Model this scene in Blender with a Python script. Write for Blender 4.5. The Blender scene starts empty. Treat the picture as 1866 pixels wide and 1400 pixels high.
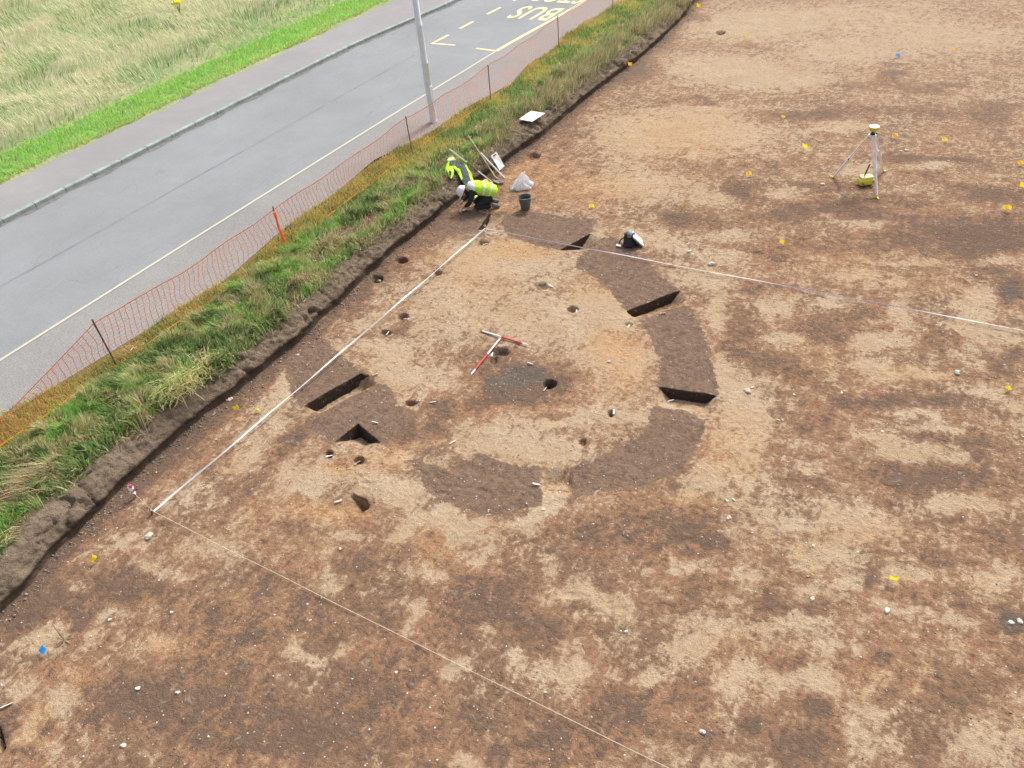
import bpy, bmesh, math, random
import numpy as np
from mathutils import Vector, Matrix
R_ = math.radians
random.seed(7); rng = np.random.default_rng(11)
sc = bpy.context.scene
COL = sc.collection

# ------------------------------------------------------------------ camera
# x runs from the road towards the dig, y along the road, z up; the stripped floor is z = 0
CAM = Vector((15.205, -5.080, 9.02))
CR = Vector((0.86206468, 0.49967857, -0.08465114))
CU = Vector((-0.2650582, 0.58689614, 0.7650471))
CF = Vector((-0.43195907, 0.63708261, -0.63838634))
FPX = 1450.0
cd = bpy.data.cameras.new('camera'); cam = bpy.data.objects.new('camera', cd); COL.objects.link(cam)
cd.sensor_width = 36; cd.lens = 36 * FPX / 1866; cd.clip_start = .1; cd.clip_end = 2000
m = Matrix((CR, CU, -CF)).transposed().to_4x4(); m.translation = CAM
cam.matrix_world = m
sc.camera = cam

# ------------------------------------------------------------------ light
SUN_EL, SUN_AZ = 50, 2          # azimuth measured from +y towards +x
w = bpy.data.worlds.new('World'); sc.world = w; w.use_nodes = True
nt = w.node_tree; nt.nodes.clear()
sky = nt.nodes.new('ShaderNodeTexSky'); sky.sky_type = 'NISHITA'; sky.sun_disc = False
sky.sun_elevation = R_(SUN_EL); sky.sun_rotation = R_(SUN_AZ)
sky.air_density = 1.0; sky.dust_density = 6.0; sky.ozone_density = .6
bg = nt.nodes.new('ShaderNodeBackground'); bg.inputs[1].default_value = .14
ow = nt.nodes.new('ShaderNodeOutputWorld')
hs = nt.nodes.new('ShaderNodeHueSaturation'); hs.inputs['Saturation'].default_value = .55      # thin bright overcast
nt.links.new(sky.outputs[0], hs.inputs['Color']); nt.links.new(hs.outputs[0], bg.inputs[0]); nt.links.new(bg.outputs[0], ow.inputs[0])
sl = bpy.data.lights.new('sun', 'SUN'); sl.energy = 1.65; sl.angle = R_(9); sl.color = (1, .95, .87)
so = bpy.data.objects.new('sun', sl); COL.objects.link(so)
sd_ = Vector((math.sin(R_(SUN_AZ)) * math.cos(R_(SUN_EL)), math.cos(R_(SUN_AZ)) * math.cos(R_(SUN_EL)), math.sin(R_(SUN_EL))))
so.rotation_euler = sd_.to_track_quat('Z', 'Y').to_euler(); so.location = (0, 0, 30)
sc.view_settings.view_transform = 'Standard'; sc.view_settings.look = 'None'
sc.view_settings.exposure = .55; sc.view_settings.gamma = 1; sc.view_settings.use_curve_mapping = False

# ------------------------------------------------------------------ helpers
def at(px, py, z=0.0):
    """point of height z seen at a place of the photograph"""
    d = CR * ((px - 933) / FPX) - CU * ((py - 700) / FPX) + CF
    t = (z - CAM.z) / d.z
    return Vector((CAM.x + d.x * t, CAM.y + d.y * t, z))

def _hash(ix, iy, s):
    n = (ix.astype(np.int64) * 374761393 + iy.astype(np.int64) * 668265263 + s * 1442695041) & 0xffffffff
    n = ((n ^ (n >> 13)) * 1274126177) & 0xffffffff
    return ((n ^ (n >> 16)) & 0xffff) / 65535.0
def vnoise(x, y, s=0):
    ix = np.floor(x); iy = np.floor(y); fx = x - ix; fy = y - iy
    fx = fx * fx * (3 - 2 * fx); fy = fy * fy * (3 - 2 * fy)
    a = _hash(ix, iy, s); b = _hash(ix + 1, iy, s); c = _hash(ix, iy + 1, s); d = _hash(ix + 1, iy + 1, s)
    return (a * (1 - fx) + b * fx) * (1 - fy) + (c * (1 - fx) + d * fx) * fy
def fbm(x, y, sc_=1.0, o=4, s=0):
    x = np.asarray(x, float) * sc_; y = np.asarray(y, float) * sc_
    v = 0; a = .5; t = 0
    for k in range(o):
        v = v + a * vnoise(x + 17.3 * k, y - 9.1 * k, s + k); t += a; a *= .5; x = x * 2.03; y = y * 2.03
    return v / t
def sstep(a, b, x):
    t = np.clip((x - a) / (b - a), 0, 1); return t * t * (3 - 2 * t)

def mesh_np(name, verts, faces, mat=None, smooth=True):
    """faces: (n,4) or (n,3) index array or list of such arrays"""
    if not isinstance(faces, list): faces = [faces]
    me = bpy.data.meshes.new(name)
    verts = np.asarray(verts, np.float32)
    tot = sum(f.size for f in faces); npoly = sum(len(f) for f in faces)
    me.vertices.add(len(verts)); me.vertices.foreach_set('co', verts.ravel())
    me.loops.add(tot); me.polygons.add(npoly)
    li = np.concatenate([f.ravel() for f in faces]).astype(np.int32)
    cnt = np.concatenate([np.full(len(f), f.shape[1]) for f in faces])
    st = np.concatenate([[0], np.cumsum(cnt)[:-1]]).astype(np.int32)
    me.loops.foreach_set('vertex_index', li)
    me.polygons.foreach_set('loop_start', st)
    me.update(calc_edges=True); me.validate()
    if smooth: me.polygons.foreach_set('use_smooth', np.ones(len(me.polygons), bool))
    if mat: me.materials.append(mat)
    return me
def fattr(me, name, vals):
    a = me.attributes.new(name, 'FLOAT', 'POINT'); a.data.foreach_set('value', np.asarray(vals, np.float32))
def cattr(me, name, rgb):
    a = me.color_attributes.new(name, 'FLOAT_COLOR', 'POINT')
    c = np.ones((len(rgb), 4), np.float32); c[:, :3] = rgb; a.data.foreach_set('color', c.ravel())
def link(name, me, parent=None):
    o = bpy.data.objects.new(name, me); COL.objects.link(o)
    if parent: o.parent = parent
    return o
def tag(o, label=None, cat=None, group=None, kind=None):
    if label: o['label'] = label
    if cat: o['category'] = cat
    if group: o['group'] = group
    if kind: o['kind'] = kind
    return o
def empty(name, loc, rz=0, **k):
    o = bpy.data.objects.new(name, None); COL.objects.link(o)
    o.location = loc; o.rotation_euler = (0, 0, rz); o.empty_display_size = .1
    return tag(o, **k)
def grid_faces(nu, nv):
    i = np.arange(nu * nv).reshape(nu, nv)
    return np.stack([i[:-1, :-1], i[1:, :-1], i[1:, 1:], i[:-1, 1:]], -1).reshape(-1, 4)

# bmesh shape helpers
def bm_new(): return bmesh.new()
def bm_obj(name, bm, mat, parent=None, smooth=False, bevel=0):
    if bevel:
        bmesh.ops.bevel(bm, geom=[e for e in bm.edges], offset=bevel, segments=2, affect='EDGES', profile=.5)
    me = bpy.data.meshes.new(name); bm.normal_update(); bm.to_mesh(me); bm.free()
    if smooth: me.polygons.foreach_set('use_smooth', [True] * len(me.polygons))
    me.materials.append(mat)
    return link(name, me, parent)
def b_box(bm, c, s, rot=None):
    r = bmesh.ops.create_cube(bm, size=1)
    M = Matrix.Translation(c) @ (rot.to_4x4() if rot else Matrix.Identity(4)) @ Matrix.Diagonal((*s, 1))
    bmesh.ops.transform(bm, matrix=M, verts=r['verts']); return r['verts']
def b_tube(bm, pts, rad, seg=8, cap=True):
    """swept tube through pts; rad a number or one per point"""
    pts = [Vector(p) for p in pts]; n = len(pts)
    if not hasattr(rad, '__len__'): rad = [rad] * n
    rings = []; up = None
    for i, p in enumerate(pts):
        t = (pts[min(i + 1, n - 1)] - pts[max(i - 1, 0)]).normalized()
        if up is None: up = t.orthogonal().normalized()
        up = (up - t * up.dot(t))
        up = up.normalized() if up.length > 1e-6 else t.orthogonal().normalized()
        s = t.cross(up)
        rings.append([bm.verts.new(p + (up * math.cos(2 * math.pi * k / seg) + s * math.sin(2 * math.pi * k / seg)) * rad[i]) for k in range(seg)])
    for a, b in zip(rings[:-1], rings[1:]):
        for k in range(seg): bm.faces.new((a[k], a[(k + 1) % seg], b[(k + 1) % seg], b[k]))
    if cap:
        bm.faces.new(rings[0][::-1]); bm.faces.new(rings[-1])
    return rings
def b_lathe(bm, prof, seg=20, M=None):
    """prof: (r,z) list; M places it"""
    M = M or Matrix.Identity(4); rings = []
    for r, z in prof:
        rings.append([bm.verts.new(M @ Vector((r * math.cos(2 * math.pi * k / seg), r * math.sin(2 * math.pi * k / seg), z))) for k in range(seg)])
    for a, b in zip(rings[:-1], rings[1:]):
        for k in range(seg): bm.faces.new((a[k], a[(k + 1) % seg], b[(k + 1) % seg], b[k]))
    bm.faces.new(rings[0][::-1]); bm.faces.new(rings[-1])
def b_slab(bm, corners, th):
    """flat plate through 4+ world corners, th thick along its normal"""
    c = [Vector(p) for p in corners]
    n = (c[1] - c[0]).cross(c[2] - c[0]).normalized()
    if n.z < 0: n = -n
    a = [bm.verts.new(p) for p in c]; b = [bm.verts.new(p + n * th) for p in c]
    bm.faces.new(a[::-1]); bm.faces.new(b)
    for k in range(len(c)): bm.faces.new((a[k], a[(k + 1) % len(c)], b[(k + 1) % len(c)], b[k]))
    bmesh.ops.recalc_face_normals(bm, faces=bm.faces[:])

# ------------------------------------------------------------------ materials
def nmat(name):
    m = bpy.data.materials.new(name); m.use_nodes = True
    t = m.node_tree; b = t.nodes['Principled BSDF']; return m, t, b
def N(t, typ, **k):
    n = t.nodes.new(typ)
    for a, v in k.items():
        if a in ('operation', 'blend_type', 'data_type', 'attribute_name', 'feature', 'noise_dimensions', 'distance'): setattr(n, a, v)
        else: n.inputs[a].default_value = v
    return n
def noise(t, vec, scale, detail=4, rough=.55, dist=0.0):
    n = N(t, 'ShaderNodeTexNoise'); n.inputs['Scale'].default_value = scale; n.inputs['Detail'].default_value = detail
    n.inputs['Roughness'].default_value = rough; n.inputs['Distortion'].default_value = dist
    t.links.new(vec, n.inputs['Vector']); return n.outputs[0]
def math_(t, op, a, b=None, c=None, clamp=False):
    n = t.nodes.new('ShaderNodeMath'); n.operation = op; n.use_clamp = clamp
    for i, v in enumerate((a, b, c)):
        if v is None: continue
        if isinstance(v, (int, float)): n.inputs[i].default_value = v
        else: t.links.new(v, n.inputs[i])
    return n.outputs[0]
def ramp(t, fac, stops):
    n = t.nodes.new('ShaderNodeValToRGB'); e = n.color_ramp.elements
    while len(e) < len(stops): e.new(.5)
    for el, (p, c) in zip(e, stops):
        el.position = p; el.color = (c, c, c, 1) if isinstance(c, (int, float)) else (*c, 1)
    t.links.new(fac, n.inputs[0]); return n.outputs[0]
def mix(t, fac, a, b, blend='MIX'):
    n = t.nodes.new('ShaderNodeMix'); n.data_type = 'RGBA'; n.blend_type = blend
    if isinstance(fac, (int, float)): n.inputs[0].default_value = fac
    else: t.links.new(fac, n.inputs[0])
    for s, v in ((6, a), (7, b)):
        if isinstance(v, tuple): n.inputs[s].default_value = (*v, 1)
        else: t.links.new(v, n.inputs[s])
    return n.outputs[2]
def maprange(t, v, a, b, c=0, d=1, smooth=True):
    n = t.nodes.new('ShaderNodeMapRange'); n.interpolation_type = 'SMOOTHSTEP' if smooth else 'LINEAR'
    n.inputs[1].default_value = a; n.inputs[2].default_value = b; n.inputs[3].default_value = c; n.inputs[4].default_value = d
    t.links.new(v, n.inputs[0]); return n.outputs[0]
def attr(t, name):
    n = t.nodes.new('ShaderNodeAttribute'); n.attribute_name = name; return n
def pos(t): return t.nodes.new('ShaderNodeNewGeometry').outputs['Position']
def bump(t, b, h, strength=.5, dist=.02):
    n = t.nodes.new('ShaderNodeBump'); n.inputs['Strength'].default_value = strength; n.inputs['Distance'].default_value = dist
    t.links.new(h, n.inputs['Height']); t.links.new(n.outputs[0], b.inputs['Normal'])
def simple(name, c, rough=.6, metal=0, var=.12, scale=12, bumpv=0, spec=.3):
    m, t, b = nmat(name); p = pos(t)
    n = noise(t, p, scale, 4)
    lo = tuple(x * (1 - var) for x in c); hi = tuple(min(1, x * (1 + var)) for x in c)
    t.links.new(ramp(t, n, [(.3, lo), (.7, hi)]), b.inputs['Base Color'])
    b.inputs['Roughness'].default_value = rough; b.inputs['Metallic'].default_value = metal
    b.inputs['Specular IOR Level'].default_value = spec
    if bumpv: bump(t, b, noise(t, p, scale * 4, 3), bumpv, .01)
    return m

def mat_floor():
    m, t, b = nmat('stripped_subsoil'); p = pos(t); L = t.links.new
    D = attr(t, 'dark').outputs['Fac']; RG = attr(t, 'ring').outputs['Fac']; OR = attr(t, 'orange').outputs['Fac']
    CH = attr(t, 'charcoal').outputs['Fac']; FA = attr(t, 'far').outputs['Fac']
    n0 = noise(t, p, 1.1, 3, .6, .4); n1 = noise(t, p, 3.6, 5, .62, .6); n2 = noise(t, p, 15, 4, .65, .3); n3 = noise(t, p, 70, 2, .6)
    nm = noise(t, p, 7.5, 5, .72, .5)
    mps = t.nodes.new('ShaderNodeMapping'); mps.inputs['Rotation'].default_value = (0, 0, R_(35)); mps.inputs['Scale'].default_value = (5.5, 1.3, 1); L(p, mps.inputs[0])
    ns = noise(t, mps.outputs[0], 1.6, 5, .7, .3)
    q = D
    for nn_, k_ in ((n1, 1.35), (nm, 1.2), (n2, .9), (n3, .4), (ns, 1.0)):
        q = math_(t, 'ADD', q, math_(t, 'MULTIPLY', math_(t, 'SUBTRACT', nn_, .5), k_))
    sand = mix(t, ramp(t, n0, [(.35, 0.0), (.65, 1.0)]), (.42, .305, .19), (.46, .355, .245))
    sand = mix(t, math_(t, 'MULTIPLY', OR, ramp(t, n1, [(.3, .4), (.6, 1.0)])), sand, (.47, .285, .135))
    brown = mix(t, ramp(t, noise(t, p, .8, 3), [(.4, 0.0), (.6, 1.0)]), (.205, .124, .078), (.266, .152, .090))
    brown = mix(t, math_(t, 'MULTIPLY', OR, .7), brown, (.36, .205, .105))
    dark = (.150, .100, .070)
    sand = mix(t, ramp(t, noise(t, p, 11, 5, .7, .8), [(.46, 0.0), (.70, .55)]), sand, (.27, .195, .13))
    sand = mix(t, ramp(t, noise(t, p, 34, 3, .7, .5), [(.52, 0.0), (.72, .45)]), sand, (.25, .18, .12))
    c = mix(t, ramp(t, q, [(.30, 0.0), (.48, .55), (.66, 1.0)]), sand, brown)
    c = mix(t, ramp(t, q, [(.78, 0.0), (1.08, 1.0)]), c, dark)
    # ring ditch fill with a ragged edge
    rg = math_(t, 'ADD', RG, math_(t, 'ADD', math_(t, 'MULTIPLY', math_(t, 'SUBTRACT', n2, .5), 1.1), math_(t, 'MULTIPLY', math_(t, 'SUBTRACT', nm, .5), 1.1)))
    fill = mix(t, ramp(t, n2, [(.3, 0.0), (.75, 1.0)]), (.145, .095, .068), (.222, .150, .108))
    fill = mix(t, ramp(t, n1, [(.42, 0.0), (.7, .5)]), fill, (.225, .148, .100))
    fill = mix(t, ramp(t, ns, [(.45, 0.0), (.66, .4)]), fill, (.275, .182, .122))
    fill = mix(t, ramp(t, nm, [(.40, .5), (.52, 0.0)]), fill, (.105, .070, .050))
    c = mix(t, maprange(t, rg, .40, .60), c, fill)
    c = mix(t, maprange(t, attr(t, 'section').outputs['Fac'], .50, .58), c, mix(t, n2, (.035, .027, .022), (.085, .062, .048)))  # upright faces: dark moist fill, with their shade worked into the colour
    ch = math_(t, 'ADD', CH, math_(t, 'ADD', math_(t, 'MULTIPLY', math_(t, 'SUBTRACT', n1, .5), 1.6), math_(t, 'MULTIPLY', math_(t, 'SUBTRACT', nm, .5), 1.8)))
    c = mix(t, maprange(t, ch, .35, 1.3, 0, .8), c, (.115, .10, .088))
    # washed-out stoney patches, fine dark crumbs, pale chips
    c = mix(t, ramp(t, noise(t, p, 9, 4, .6, 1.0), [(.60, 0.0), (.72, .35)]), c, (.50, .42, .33))
    v1 = N(t, 'ShaderNodeTexVoronoi', Scale=26.0); L(p, v1.inputs['Vector'])
    crumbs = math_(t, 'MULTIPLY', maprange(t, v1.outputs['Distance'], .30, .16), maprange(t, n2, .52, .62))
    c = mix(t, math_(t, 'MULTIPLY', crumbs, .5), c, (.10, .07, .05))
    v2 = N(t, 'ShaderNodeTexVoronoi', Scale=17.0); L(p, v2.inputs['Vector'])
    sep = t.nodes.new('ShaderNodeSeparateColor'); L(v2.outputs['Color'], sep.inputs[0])
    chip = math_(t, 'MULTIPLY', maprange(t, v2.outputs['Distance'], .22, .12), math_(t, 'GREATER_THAN', sep.outputs[0], .94))
    c = mix(t, math_(t, 'MULTIPLY', chip, .75), c, (.62, .55, .47))
    # the far end is drier and paler
    c = mix(t, math_(t, 'MULTIPLY', FA, .30), c, (.40, .30, .215))
    L(c, b.inputs['Base Color']); b.inputs['Roughness'].default_value = .95; b.inputs['Specular IOR Level'].default_value = .15
    h = math_(t, 'ADD', math_(t, 'MULTIPLY', n2, .8), math_(t, 'ADD', math_(t, 'MULTIPLY', n3, .35), math_(t, 'ADD', math_(t, 'MULTIPLY', nm, .9), math_(t, 'MULTIPLY', ns, .9))))
    bump(t, b, h, .85, .045)
    return m
def mat_bank():
    m, t, b = nmat('topsoil'); p = pos(t)
    n1 = noise(t, p, 4, 5, .65, .5); n2 = noise(t, p, 22, 4, .7); n3 = noise(t, p, 80, 2, .6)
    c = mix(t, ramp(t, n1, [(.3, 0.0), (.7, 1.0)]), (.205, .152, .108), (.335, .262, .19))
    c = mix(t, ramp(t, n2, [(.50, 0.0), (.75, .6)]), c, (.12, .095, .075))
    red = attr(t, 'red').outputs['Fac']
    c2 = mix(t, ramp(t, n2, [(.3, 0.0), (.7, 1.0)]), (.17, .105, .072), (.27, .175, .125))
    c = mix(t, maprange(t, math_(t, 'ADD', red, math_(t, 'MULTIPLY', math_(t, 'SUBTRACT', n1, .5), .8)), .3, .7), c, c2)
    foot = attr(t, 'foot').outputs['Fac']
    c = mix(t, math_(t, 'MULTIPLY', foot, .8), c, (.095, .068, .050))  # shadow under the bank's lip, painted into the soil colour at its foot
    t.links.new(c, b.inputs['Base Color']); b.inputs['Roughness'].default_value = .97; b.inputs['Specular IOR Level'].default_value = .12
    h = math_(t, 'ADD', n2, math_(t, 'MULTIPLY', n3, .4)); turf = attr(t, 'turf').outputs['Fac']; c = mix(t, turf, c, mix(t, n2, (.14, .13, .05), (.30, .25, .09))); t.links.new(c, b.inputs['Base Color'])
    bump(t, b, h, 1.0, .07)
    return m
def mat_tarmac(name, base, chips, crack=True):
    m, t, b = nmat(name); p = pos(t)
    n0 = noise(t, p, .35, 5, .7, .3); n1 = noise(t, p, 2.2, 6, .75); n2 = noise(t, p, 60, 3, .7)
    c = mix(t, ramp(t, n0, [(.3, 0.0), (.7, 1.0)]), tuple(x * .84 for x in base), tuple(x * 1.12 for x in base))
    c = mix(t, ramp(t, n1, [(.35, 0.0), (.75, .35)]), c, tuple(x * .78 for x in base))
    c = mix(t, ramp(t, n2, [(.45, 0.0), (.72, chips)]), c, (.42, .41, .39))
    c = mix(t, ramp(t, noise(t, p, 45, 2, .7), [(.28, .45), (.42, 0.0)]), c, tuple(x * .55 for x in base))
    if crack:
        mp = t.nodes.new('ShaderNodeMapping'); mp.inputs['Scale'].default_value = (.16, .035, 1); t.links.new(p, mp.inputs[0])
        v = N(t, 'ShaderNodeTexVoronoi', feature='DISTANCE_TO_EDGE', Scale=2.2)
        ad = t.nodes.new('ShaderNodeVectorMath'); ad.operation = 'ADD'
        nn = N(t, 'ShaderNodeTexNoise', Scale=1.2); t.links.new(p, nn.inputs[0])
        scl = t.nodes.new('ShaderNodeVectorMath'); scl.operation = 'SCALE'; scl.inputs[3].default_value = .10; t.links.new(nn.outputs[1], scl.inputs[0])
        t.links.new(mp.outputs[0], ad.inputs[0]); t.links.new(scl.outputs[0], ad.inputs[1]); t.links.new(ad.outputs[0], v.inputs['Vector'])
        c = mix(t, math_(t, 'MULTIPLY', maprange(t, v.outputs['Distance'], .004, .001), .22), c, tuple(x * .45 for x in base))
    t.links.new(c, b.inputs['Base Color']); b.inputs['Roughness'].default_value = .85; b.inputs['Specular IOR Level'].default_value = .3
    bump(t, b, n2, .35, .012); return m
def mat_blade(name='grass_blades'):
    m, t, b = nmat(name)
    a = attr(t, 'Col').outputs['Color']
    t.links.new(a, b.inputs['Base Color']); b.inputs['Roughness'].default_value = .65; b.inputs['Specular IOR Level'].default_value = .2
    tr = t.nodes.new('ShaderNodeBsdfTranslucent'); t.links.new(a, tr.inputs[0])
    mx = t.nodes.new('ShaderNodeMixShader'); mx.inputs[0].default_value = .42
    t.links.new(b.outputs[0], mx.inputs[1]); t.links.new(tr.outputs[0], mx.inputs[2])
    t.links.new(mx.outputs[0], t.nodes['Material Output'].inputs[0]); return m
def mat_fieldbase():
    m, t, b = nmat('field_turf'); p = pos(t)
    n0 = noise(t, p, .5, 5, .6, .5); n1 = noise(t, p, 7, 4, .7, .4)
    c = mix(t, ramp(t, n0, [(.4, 0.0), (.6, 1.0)]), (.46, .43, .25), (.26, .34, .14))
    c = mix(t, ramp(t, n1, [(.35, 0.0), (.7, .6)]), c, (.20, .23, .10))
    t.links.new(c, b.inputs['Base Color']); b.inputs['Roughness'].default_value = .95; bump(t, b, n1, 1, .1); return m
def mat_fabric(name, c, rough=.8):
    return simple(name, c, rough, 0, .18, 18, .4)
def mat_paint(name, c, wear=.5):
    m, t, b = nmat(name); p = pos(t); n = noise(t, p, 30, 4, .7)
    cc = mix(t, ramp(t, n, [(.52, 0.0), (.74, wear)]), c, (.20, .20, .20))
    t.links.new(cc, b.inputs['Base Color']); b.inputs['Roughness'].default_value = .7; return m

M_floor = mat_floor(); M_bank = mat_bank(); M_blade = mat_blade()
M_road = mat_tarmac('road_tarmac', (.228, .246, .262), .55)
M_path = mat_tarmac('path_tarmac', (.222, .222, .218), .9, False)
M_pave = mat_tarmac('pavement_tarmac', (.262, .258, .264), .5, False)
M_kerb = simple('kerb_concrete', (.31, .36, .34), .85, 0, .25, 5, .3)
_t = M_kerb.node_tree; _b = _t.nodes['Principled BSDF']; _x = _t.nodes.new('ShaderNodeSeparateXYZ'); _t.links.new(pos(_t), _x.inputs[0])
_f = math_(_t, 'FRACT', math_(_t, 'DIVIDE', _x.outputs[1], .915)); _src = _b.inputs['Base Color'].links[0].from_socket
_t.links.new(mix(_t, math_(_t, 'LESS_THAN', _f, .025), _src, (.10, .11, .10)), _b.inputs['Base Color'])
M_field = mat_fieldbase()
M_yellowline = mat_paint('yellow_road_paint', (.68, .58, .32)); M_creamline = mat_paint('cream_edge_paint', (.52, .49, .36), .6)
def translucent(m, c):
    t = m.node_tree; b = t.nodes['Principled BSDF']; tr = t.nodes.new('ShaderNodeBsdfTranslucent'); tr.inputs[0].default_value = (*c, 1)
    mx = t.nodes.new('ShaderNodeMixShader'); mx.inputs[0].default_value = .5
    t.links.new(b.outputs[0], mx.inputs[1]); t.links.new(tr.outputs[0], mx.inputs[2]); t.links.new(mx.outputs[0], t.nodes['Material Output'].inputs[0]); return m
M_white = simple('white_plastic', (.92, .92, .92), .5, 0, .04)
M_whiter = simple('white_paint', (.80, .79, .77), .45, 0, .07, 30)
M_red = simple('red_paint', (.62, .035, .05), .5, 0, .15, 30)
M_black = simple('black_rubber', (.035, .037, .04), .65, 0, .25, 20, .2)
M_dgrey = simple('dark_grey_rubber', (.13, .14, .138), .65, 0, .25, 20, .2)
M_bagblack = simple('wet_black_clay', (.03, .025, .023), .25, 0, .25, 20, .5, .6)
M_alu = simple('galvanised_metal', (.86, .90, .96), .5, .0, .06, 6)
M_tripal = simple('tripod_aluminium', (.90, .90, .88), .4, .0, .05)
M_yel = simple('yellow_plastic', (.78, .68, .07), .45, 0, .1, 25)
M_flag = simple('yellow_flag_plastic', (1.0, .78, .01), .5, 0, .06, 40)
M_oflag = simple('orange_flag_plastic', (1.0, .58, .01), .5, 0, .06, 40)
M_bflag = simple('blue_flag_plastic', (.03, .36, .95), .5, 0, .06, 40)
M_flag = translucent(M_flag, (1, .80, .02)); M_oflag = translucent(M_oflag, (1, .60, .02)); M_bflag = translucent(M_bflag, (.03, .40, 1))
M_wire = simple('steel_wire', (.30, .29, .28), .5, .5)
M_wood = simple('ash_wood', (.58, .45, .30), .65, 0, .2, 30)
M_stake = simple('weathered_wood', (.36, .29, .19), .8, 0, .25, 30)
M_rust = simple('rusted_steel', (.15, .095, .07), .8, .2, .3, 30)
M_steel = simple('dull_steel', (.40, .34, .28), .55, .4, .25, 18)
M_orange = simple('orange_netting_plastic', (1.0, .24, .09), .55, 0, .05); M_orange = translucent(M_orange, (1.0, .30, .10))
M_orangerope = simple('orange_rope', (.90, .27, .04), .6, 0, .1)
M_hiviz = mat_fabric('hi_vis_yellow_fabric', (.52, 1.0, .04))
M_refl = simple('reflective_band', (.80, .84, .86), .3, .1, .05)
M_lining = mat_fabric('charcoal_lining', (.075, .085, .10))
M_navy = mat_fabric('dark_work_cloth', (.028, .034, .036))
M_skin = simple('skin', (.56, .34, .25), .55, 0, .08)
M_glove = mat_fabric('pale_work_glove', (.62, .66, .40))
M_boot = simple('muddy_grey_boot', (.20, .19, .17), .85, 0, .3, 20, .4)
M_bag = simple('white_polythene', (.90, .90, .92), .3, 0, .06, 8, .6, .5)
M_bag = translucent(M_bag, (.95, .95, .97))
M_tape = simple('white_fibreglass_tape', (.80, .79, .83), .5, 0, .1, 40)
M_string = simple('pale_string', (.62, .55, .42), .8, 0, .2, 40)
M_hair = simple('brown_hair', (.06, .04, .025), .6, 0, .2, 60)

def mat_stone(name, c):
    m, t, b = nmat(name); p = pos(t); n = noise(t, p, 35, 4, .6)
    t.links.new(ramp(t, n, [(.25, tuple(x * .7 for x in c)), (.75, tuple(min(1, x * 1.2) for x in c))]), b.inputs['Base Color'])
    b.inputs['Roughness'].default_value = .85; bump(t, b, noise(t, p, 60, 3), .5, .01); return m
M_stones = [mat_stone('pale_quartzite', (.66, .60, .52)), mat_stone('pink_sandstone', (.66, .50, .42)), mat_stone('grey_stone', (.58, .57, .53)), mat_stone('greenish_stone', (.50, .50, .40))]

# ------------------------------------------------------------------ the stripped floor
def poly_sd(x, y, P):
    """signed distance to polygon, positive inside"""
    d = np.full(x.shape, 1e9); ins = np.zeros(x.shape, bool); n = len(P)
    for i in range(n):
        ax, ay = P[i]; bx, by = P[(i + 1) % n]
        ex, ey = bx - ax, by - ay; L2 = ex * ex + ey * ey + 1e-12
        t = np.clip(((x - ax) * ex + (y - ay) * ey) / L2, 0, 1)
        d = np.minimum(d, np.hypot(x - ax - t * ex, y - ay - t * ey))
        c = ((ay > y) != (by > y)) & (x < (bx - ax) * (y - ay) / (by - ay + 1e-12) + ax); ins ^= c
    return np.where(ins, d, -d)
def W(pts): return [tuple(at(*p)[:2]) for p in pts]

RING = [  # what is left of the dark ring ditch fill, segment by segment
    [(520,655),(560,622),(590,618),(615,642),(668,680),(655,682),(600,712),(550,742),(528,722)],
    [(577,756),(640,723),(692,698),(712,708),(725,738),(748,760),(740,780),(700,812),(652,773),(604,809),(585,792),(556,778)],
    [(786,424),(815,398),(850,388),(891,389),(871,421),(820,426),(770,436)],
    [(925,390),(985,388),(1040,398),(1080,400),(1079,424),(1017,458),(975,448),(925,430),(912,408)],
    [(1112,430),(1150,452),(1176,472),(1205,505),(1240,530),(1141,566),(1112,533),(1080,502),(1048,487),(1052,472),(1073,456)],
    [(1164,588),(1214,567),(1257,557),(1272,580),(1292,630),(1303,680),(1309,721),(1240,714),(1197,704),(1203,668),(1190,625)],
    [(1190,740),(1240,744),(1289,768),(1278,800),(1262,835),(1225,866),(1160,888),(1100,895),(1042,915),(1043,850),(1065,838),(1072,842),(1100,828),(1150,806),(1178,778),(1183,758)],
    [(744,842),(763,837),(795,852),(835,862),(850,845),(872,826),(895,830),(915,843),(950,850),(988,846),(987,920),(940,936),(890,940),(832,925),(790,903),(772,885),(764,862)],
]
# dug slots: opening polygon, depth, and per edge how wide its side is (small = upright section)
SLOTS = [
    ([(550,742),(600,713),(655,681),(671,683),(692,698),(577,755)], .235, [.02,.02,.03,.22,.14,.24]),
    ([(604,809),(652,772),(699,810),(655,826)], .25, [.02,.02,.50,.50]),
    ([(627,902),(648,902),(668,912),(673,924),(657,940),(634,926)], .38, [.05,.04,.05,.08,.12,.40]),
    ([(1017,459),(1079,424),(1108,434),(1074,456)], .23, [.02,.5,.06,.16]),
    ([(1141,566),(1241,529),(1257,556),(1215,566),(1163,587)], .215, [.02,.26,.26,.24,.08]),
    ([(1197,705),(1309,722),(1296,762),(1190,744)], .20, [.02,.22,.50,.25]),
    ([(988,850),(1042,850),(1042,908),(988,908)], .12, [.28,.055,.45,.05]),
    ([(892,388),(932,384),(918,410),(888,421),(870,421)], .16, [.30,.4,.4,.15,.02]),
    ([(-30,1310),(2,1325),(12,1362),(-10,1392)], .2, [.1,.03,.1,.1]),
]
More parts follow.
